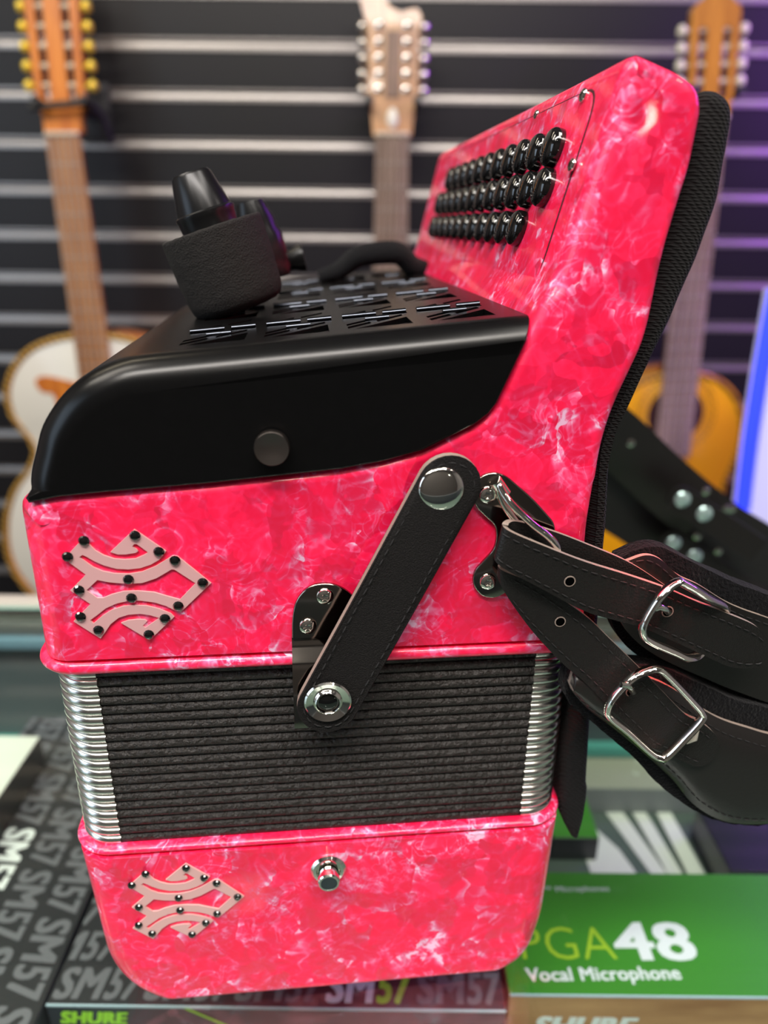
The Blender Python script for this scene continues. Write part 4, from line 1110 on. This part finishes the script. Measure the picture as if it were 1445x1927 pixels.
# ------------------------------------------------------------------ guitars on the wall
def guitar(name, label, Y, nut, low_, body_px, body_top, mats, nhw, bhw, head, knobs, slotted=True, neck_len_px=None, frets=12, hole=None, posts=False, guard=False):
    Np, Lp = W_y(*nut, Y), W_y(*low_, Y); d = (Lp-Np); Ln = d.length; d.normalize(); x = Vector((-d.z, 0, d.x)); x = x if x.x > 0 else -x
    e = empty(name, Matrix(((x.x, 0, -d.x, Np.x), (0, 1, 0, Y), (x.z, 0, -d.z, Np.z), (0, 0, 0, 1)))); tag(e, label, 'guitar', None)
    inv = e.matrix_world.inverted()
    def loc(px, py): p = inv @ W_y(px, py, Y); return (p.x, p.z)
    # body
    half = [loc(*p) for p in body_px]; half = [(abs(a), b) for a, b in half]
    hs = catmull([(a, b, 0) for a, b in half], 4); right = [(p.x, p.y) for p in hs]; left = [(-a, b) for a, b in right[::-1]]
    out = right+[q for q in left if abs(q[0]) > 1e-4]
    bobj('body', fillet_prism(out, lambda m, n_: .002, .085, .004, 3, .004), mats['side'], e, 40)
    def scaled(o, f): 
        c = sum(b for a, b in o)/len(o); return [(a*(1-f/.15), c+(b-c)*(1-f/.25)) for a, b in o]
    bobj('soundboard', fillet_prism(scaled(out, .009), lambda m, n_: .0005, .003, .0005, 2, .0015), mats['top'], e, 40)
    bm = bmesh.new(); P = scaled(out, .003)
    tube_bm(bm, [Vector((a, .003, b)) for a, b in P], .0055, 8, True, up=Vector((0, 1, 0))); bobj('binding', bm, mats['bind'], e, 60)
    btop = max(b for a, b in half); nb = -Ln
    # neck + fretboard
    bm = bmesh.new()
    for (y0, y1, w0, w1) in ((-.006, 0, nhw, bhw),):
        v = [bm.verts.new(p) for p in ((-w0, y0, 0), (w0, y0, 0), (w1, y0, nb), (-w1, y0, nb), (-w0, y1, 0), (w0, y1, 0), (w1, y1, nb), (-w1, y1, nb))]
        for f in ((0, 1, 2, 3), (7, 6, 5, 4), (0, 4, 5, 1), (1, 5, 6, 2), (2, 6, 7, 3), (3, 7, 4, 0)): bm.faces.new([v[i] for i in f])
    bobj('fretboard', bm, mats['board'], e, 20)
    bm = bmesh.new(); jz = btop
    ring = []
    for z, w in ((.0, nhw), (jz+.02, bhw*.95), (jz, bhw*1.15), (jz-.015, bhw*1.2)):
        ring.append([bm.verts.new((w*math.cos(a), .001+.024*math.sin(a), z)) for a in [PI*k/10 for k in range(11)]])
    for a, b in zip(ring, ring[1:]):
        for k in range(10): bm.faces.new((a[k], a[k+1], b[k+1], b[k]))
    bobj('neck', bm, mats['neck'], e, 60)
    sl = Ln*1.25 if hole is None else hole
    for k in range(1, frets+1):
        z = -sl*2*(1-2**(-k/12)) if False else -(abs(nb)/(1-2**(-frets/12)))*(1-2**(-k/12))
        t = z/nb; w = nhw+(bhw-nhw)*t
        if abs(z) < abs(nb)-.001: box('fret', -w, w, -.0072, -.0058, z-.0008, z+.0008, M['fretm'], e)
    box('nut', -nhw*1.02, nhw*1.02, -.009, .0, 0, .006, mats['nut'], e, .001)
    for k in range(10):
        xx = -nhw*.85+nhw*1.7*(k//2)/4.5+(.0022 if k % 2 else 0)
        bm = bmesh.new(); tube_bm(bm, [Vector((xx, -.0105, .004)), Vector((xx*1.18, -.0115, nb)), Vector((xx*1.3, -.012, nb-.12))], .0006, 5); bobj('string', bm, M['string'], e, 60)
    # headstock
    hp = head['outline']; sl_ = []
    if slotted:
        for s in (-1, 1):
            sl_.append(rnd([(s*head['sx']-.0065, head['z0']), (s*head['sx']+.0065, head['z0']), (s*head['sx']+.0065, head['z1']), (s*head['sx']-.0065, head['z1'])], .006, 4))
    me = holed_plate(rnd(hp, head.get('r', .004), 4), sl_, .016)
    for v in me.vertices: a, b, c = v.co; v.co = (a, .009-c+b*.12, b)
    link('headstock', me, mats['head'], e, 30)
    if slotted:
        for s in (-1, 1):
            for kz in knobs:
                bm = bmesh.new(); tube_bm(bm, [Vector((s*head['sx']-.012, .008+kz*.12, kz)), Vector((s*head['sx']+.012, .008+kz*.12, kz))], .0042, 12); bobj('string_roller', bm, mats['nut'], e, 60)
    for s in (-1, 1):
        for kz in knobs:
            bm = bmesh.new(); kx = head['kx']; c = Vector((s*kx, .012+kz*.12, kz))
            tube_bm(bm, [Vector((s*(kx-.018), c.y, kz)), Vector((s*(kx-.004), c.y, kz))], .003, 8)
            lathe_bm(bm, c-Vector((s*.006, 0, 0)), Vector((s, 0, 0)), [(0, 0), (.006, .001), (.0088, .004), (.0092, .009), (.007, .013), (0, .0145)], 16)
            bobj('tuning_knob', bm, mats['knob'], e, 60)
            if posts:
                bm = bmesh.new(); lathe_bm(bm, Vector((s*.022, .002+kz*.12, kz)), FR, [(.006, 0), (.006, .003), (.0035, .004), (.003, .012), (0, .013)], 14); bobj('tuning_post', bm, M['chrome'], e, 40)
    if guard:
        P = [loc(*p) for p in guard]; P = [(q.x, q.y) for q in catmull([(a, b, 0) for a, b in P], 3, True)]
        me = holed_plate(P, [], .002)
        for v in me.vertices: a, b, c = v.co; v.co = (a, .0005-c, b)
        link('pickguard', me, mats['guard'], e, 30)
    if hole:
        bm = bmesh.new(); lathe_bm(bm, Vector((0, .0022, -hole)), FR, [(.050, 0), (.050, .0016), (0, .0016)], 40); bobj('soundhole', bm, M['dark_gap'], e)
        bm = bmesh.new()
        for rr in (.056, .064, .071): tube_bm(bm, [Vector((rr*math.cos(a), .0018, -hole+rr*math.sin(a))) for a in [2*PI*k/40 for k in range(40)]], .0014, 6, True, up=Vector((0, 1, 0)))
        bobj('rosette', bm, mats['bind'], e, 60)
    return e
M['string'] = simple('string', (.6, .5, .4), .3, 1)
M['fretm'] = simple('fret_metal', (.55, .48, .42), .4, .3)
gold = simple('gold', (1, .72, .07), .3, .35, .5)
M['orange'] = wood('orange_wood', (.50, .13, .015), (.72, .24, .03), .3)
M['amber'] = wood('amber_wood', (.42, .17, .012), (.56, .25, .02), .3)
M['rose'] = wood('rosewood_board', (.13, .065, .035), (.22, .12, .07), .4)
M['rose2'] = wood('grey_brown_board', (.24, .165, .125), (.35, .25, .195), .4)
M['maple'] = wood('figured_maple', (.33, .14, .05), (.58, .31, .12), .3)
M['cream'] = simple('cream_top', (.74, .71, .62), .35, coat=.4)
M['yellow'] = simple('amber_yellow_top', (.82, .38, .005), .3, coat=.4, var=.08, vscale=10)
M['bone'] = simple('bone', (.70, .60, .46), .45)
M['pearlk'] = simple('pearl_knob', (.80, .76, .60), .2, coat=.5)
def rope(name, c1, c2, sc):
    m, nt, b = newmat(name); L = nt.links.new; tc = N(nt, 'ShaderNodeTexCoord'); ck = N(nt, 'ShaderNodeTexWave'); ck.bands_direction = 'DIAGONAL'; ck.inputs['Scale'].default_value = sc
    cr = N(nt, 'ShaderNodeValToRGB'); cr.color_ramp.elements[0].color = (*c1, 1); cr.color_ramp.elements[1].color = (*c2, 1); cr.color_ramp.elements[0].position = .4; cr.color_ramp.elements[1].position = .6
    L(tc.outputs['Object'], ck.inputs[0]); L(ck.outputs['Fac'], cr.inputs[0]); L(cr.outputs[0], b.inputs['Base Color']); b.inputs['Roughness'].default_value = .35; return m
M['rope'] = rope('gold_rope_binding', (.62, .36, .06), (.20, .10, .02), 40)
M['rope2'] = rope('dark_rope_binding', (.55, .25, .01), (.16, .08, .01), 45)
hsL = dict(outline=[(-.030, .004), (.030, .004), (.031, .030), (.038, .055), (.043, .26), (-.043, .26), (-.038, .055), (-.031, .030)], sx=.0205, z0=.052, z1=.210, kx=.050)
guitar('acoustic_guitar', 'cream-topped acoustic guitar with gold rope edge and gold tuners, hanging at far left', 1.33, (119, 256), (190, 765),
       [(168, 633), (140, 630), (95, 638), (55, 655), (28, 680), (12, 712), (8, 745), (20, 785), (46, 818), (62, 850), (50, 885), (20, 930), (5, 990), (12, 1055), (45, 1110), (110, 1160), (248, 1185)],
       None, dict(side=M['orange'], top=M['cream'], bind=M['rope'], board=wood('walnut_board', (.38, .17, .07), (.55, .28, .12), .4), neck=M['orange'], nut=M['bone'], head=M['orange'], knob=gold, guard=M['orange']),
       .0265, .031, hsL, [.074, .1017, .1294, .1571, .1848], True, frets=16, guard=[(66, 720), (78, 708), (110, 712), (150, 722), (200, 730), (200, 800), (120, 800), (112, 780), (100, 742), (80, 738)])
hsM = dict(outline=[(-.031, .0), (.031, .0), (.034, .030), (.034, .048), (.040, .056), (.039, .10), (.040, .150), (.044, .170), (.036, .182), (.010, .176), (-.008, .184), (-.018, .215), (-.062, .222), (-.052, .19), (-.041, .155), (-.038, .10), (-.041, .058), (-.034, .050), (-.034, .030)], sx=.02, z0=.08, z1=.2, kx=.048)
guitar('acoustic_guitar', 'light maple headed acoustic guitar with ten chrome tuners hanging in the middle', 1.33, (738, 257), (732, 700),
       [(740, 640), (700, 636), (640, 650), (600, 690), (592, 735), (610, 790), (622, 840), (590, 900), (565, 980), (575, 1050), (630, 1110), (730, 1130)],
       None, dict(side=M['maple'], top=M['maple'], bind=M['rope'], board=M['rose2'], neck=M['maple'], nut=M['bone'], head=M['maple'], knob=M['chrome']),
       .0265, .031, hsM, [.068, .0903, .1126, .1349, .1572], False, frets=14, posts=True)
_g = [o for o in bpy.data.objects if o.name == 'acoustic_guitar.001'][0]
bm = bmesh.new(); box_bm(bm, -.011, .011, -.0015, .001, .056, .150, .0008, 1)
for v in bm.verts: v.co.y += v.co.z*.12
bobj('head_inlay', bm, M['rose'], _g)
bm = bmesh.new(); lathe_bm(bm, Vector((0, .001, .024)), FR, [(.009, 0), (.009, .0012), (.006, .0025), (0, .003)], 20)
for v in bm.verts:
    v.co.z = .024+(v.co.z-.024)*(2.0 if v.co.z > .024 else 1.2); v.co.y += v.co.z*.12
bobj('truss_cover', bm, M['cream'], _g, 60)
hsR = dict(outline=[(-.030, .004), (.030, .004), (.031, .020), (.034, .035), (.037, .150), (.034, .156), (.012, .172), (-.012, .172), (-.034, .156), (-.037, .150), (-.034, .035), (-.031, .020)], sx=.0185, z0=.028, z1=.128, kx=.046)
guitar('acoustic_guitar', 'amber yellow acoustic guitar with pearl tuners hanging at the right', 1.30, (1335, 225), (1262, 858),
       [(1292, 700), (1320, 703), (1350, 712), (1378, 733), (1395, 765), (1401, 800), (1395, 840), (1380, 878), (1366, 912), (1362, 940), (1375, 975), (1398, 1020), (1402, 1070), (1385, 1130), (1330, 1170), (1225, 1180)],
       None, dict(side=M['amber'], top=M['yellow'], bind=M['rope2'], board=M['rose2'], neck=M['amber'], nut=M['bone'], head=M['amber'], knob=M['pearlk']),
       .0265, .032, hsR, [.054, .0775, .101, .125], True, frets=20, hole=.47)
# wall hangers holding each neck
M['hook'] = simple('black_rubber', (.012, .012, .013), .5)
def hanger(px, py, label):
    p = W_y(px, py, 1.33); e = empty('guitar_hanger', loc=(p.x, YW, p.z)); tag(e, label, 'hanger', None)
    bm = bmesh.new(); box_bm(bm, -.03, .03, -.006, 0, -.04, .05, .002); box_bm(bm, -.008, .008, -.115, -.006, -.008, .008, .002); bobj('arm', bm, M['hook'], e)
    for s in (-1, 1):
        bm = bmesh.new(); tube_bm(bm, catmull([Vector((0, -.085, 0)), Vector((s*.03, -.09, -.002)), Vector((s*.038, -.12, 0)), Vector((s*.037, -.155, .004))], 5), .006, 10, up=Vector((0, 0, 1))); bobj('yoke', bm, M['hook'], e, 60)
hanger(122, 196, 'black wall hanger holding the cream-topped guitar at far left')
hanger(740, 196, 'black wall hanger holding the middle maple guitar')
hanger(1338, 178, 'black wall hanger holding the amber guitar at right')
# capo-like black bar on the left neck
e = empty('guitar_capo', loc=W_y(119, 200, 1.33)); tag(e, 'black capo clamped above the nut of the cream-topped guitar', 'capo')
bm = bmesh.new(); tube_bm(bm, [Vector((-.048, -.012, -.004)), Vector((0, -.014, 0)), Vector((.045, -.012, .004))], .0055, 10, up=Vector((0, 1, 0))); bobj('bar', bm, M['hook'], e, 60)
bm = bmesh.new(); tube_bm(bm, [Vector((.045, -.012, .004)), Vector((.055, .01, -.01)), Vector((.06, .03, -.05))], .006, 10); bobj('lever', bm, M['hook'], e, 60)

# ------------------------------------------------------------------ studded straps and lit panel at right
M['teal_stud'] = simple('pale_teal_snap', (.50, .68, .66), .2, .6)
def free_band(name, label, pts, w0, Y, studs, rivets):
    e = empty(name, loc=W_y(*pts[0], Y)); tag(e, label, 'strap'); o0 = e.location.copy()
    C_ = catmull([W_y(x, y, Y+dy)-o0 for (x, y), dy in zip(pts, (0, .01, .02, .02, .03, .04))], 6)
    bm = bmesh.new(); n_ = len(C_); fr_, bk2 = [], []
    for i in range(n_):
        t = (C_[min(i+1, n_-1)]-C_[max(i-1, 0)]).normalized(); s = Vector((t.z, 0, -t.x))*(w0/2)
        fr_.append([bm.verts.new(C_[i]+s*v+Vector((0, -.0015*(1-v*v), 0))) for v in (-1, -.5, 0, .5, 1)]); bk2.append([bm.verts.new(C_[i]+s*v+Vector((0, .003, 0))) for v in (-1, -.5, 0, .5, 1)])
    for i in range(n_-1):
        for k in range(4): bm.faces.new((fr_[i][k], fr_[i+1][k], fr_[i+1][k+1], fr_[i][k+1])); bm.faces.new((bk2[i][k], bk2[i][k+1], bk2[i+1][k+1], bk2[i+1][k]))
        for k in (0, 4): bm.faces.new((fr_[i][k], fr_[i+1][k], bk2[i+1][k], bk2[i][k]))
    for i in (0, n_-1):
        for k in range(4): bm.faces.new((fr_[i][k], fr_[i][k+1], bk2[i][k+1], bk2[i][k]))
    bobj('band', bm, M['leather_brown'], e, 50)
    # raised tab that carries the snaps
    if studs:
        a, b = W_y(*studs[0], Y)-o0, W_y(*studs[1], Y)-o0; t = (b-a).normalized(); s = Vector((t.z, 0, -t.x)); P = []
        hw = .0095
        for k in range(9): ang_ = PI/2+PI*k/8; P.append((-.004+hw*math.cos(ang_), hw*math.sin(ang_)))
        P += [((b-a).length+.05, -hw), ((b-a).length+.05, hw)]
        bm = bmesh.new(); lo = [bm.verts.new(a+t*u+s*v+Vector((0, -.003, 0))) for u, v in P]; hi = [bm.verts.new(a+t*u+s*v+Vector((0, -.006, 0))) for u, v in P]
        bm.faces.new(hi); bm.faces.new(lo[::-1])
        for i in range(len(P)): bm.faces.new((lo[i], lo[(i+1) % len(P)], hi[(i+1) % len(P)], hi[i]))
        bobj('tab', bm, M['leather'], e, 30)
    for x, y in studs:
        c = W_y(x, y, Y-.006)-o0; bm = bmesh.new(); lathe_bm(bm, c, FR, [(.0058, 0), (.0058, .0008), (.0045, .002), (0, .0026)], 24); bobj('snap', bm, M['teal_stud'], e, 40)
    for x, y in rivets:
        c = W_y(x, y, Y-.004)-o0; bm = bmesh.new(); lathe_bm(bm, c, FR, [(.0030, 0), (.0028, .0014), (0, .0022)], 16); bobj('rivet', bm, M['chrome'], e, 40)
YS = .50
free_band('studded_strap', 'upper black strap with two pale teal snaps in front of the amber guitar', [(1120, 790), (1170, 835), (1250, 910), (1330, 975), (1400, 1020), (1520, 1090)], .043, YS, [(1284, 940), (1325, 967)], [(1186, 833), (1327, 924), (1366, 957), (1376, 957)])
free_band('studded_strap', 'lower black strap with two pale teal snaps above the shoulder strap', [(1100, 915), (1160, 955), (1230, 1000), (1310, 1055), (1390, 1100), (1520, 1180)], .042, YS+.02, [(1267, 1022), (1307, 1047)], [(1310, 1009), (1350, 1037), (1353, 983)])
# lit panel
lp0 = [(1457, 545), (1430, 700), (1410, 830), (1393, 962), (1445, 1042), (1500, 1110), (1700, 1110), (1700, 545)]
Yp = 1.0
e = empty('light_panel', loc=W_y(1450, 1040, Yp)); tag(e, 'glowing white and blue lit panel at the right edge', 'light panel')
o0 = e.location.copy()
P = [W_y(x, y, Yp)-o0 for x, y in lp0]
bobj('panel', fillet_prism([(p.x, p.z) for p in P], lambda m, n_: .004, .03, .004, 3, 0), simple('lit_acrylic', (.6, .6, .8), .4, emis=(.42, .40, .80), es=.55), e, 40)
bm = bmesh.new(); pts = [W_y(x, y, Yp-.004)-o0 for x, y in ((1462, 545), (1447, 620), (1432, 705), (1420, 780), (1410, 850), (1397, 960))]
tube_bm(bm, catmull(pts, 5), .011, 10, up=Vector((0, 1, 0)), flat=.5)
bobj('led_edge', bm, simple('blue_led', (.05, .08, .9), .4, emis=(.01, .03, 1), es=1.2), e, 60)
# added red spot light for the red glint on the straps, no real lamp
rt = MA @ A(1190, 1264, -.006)
spot('red_led', rt+Vector((.03, -.05, .5)), rt, 5, 30, (1, .02, .03), .5)
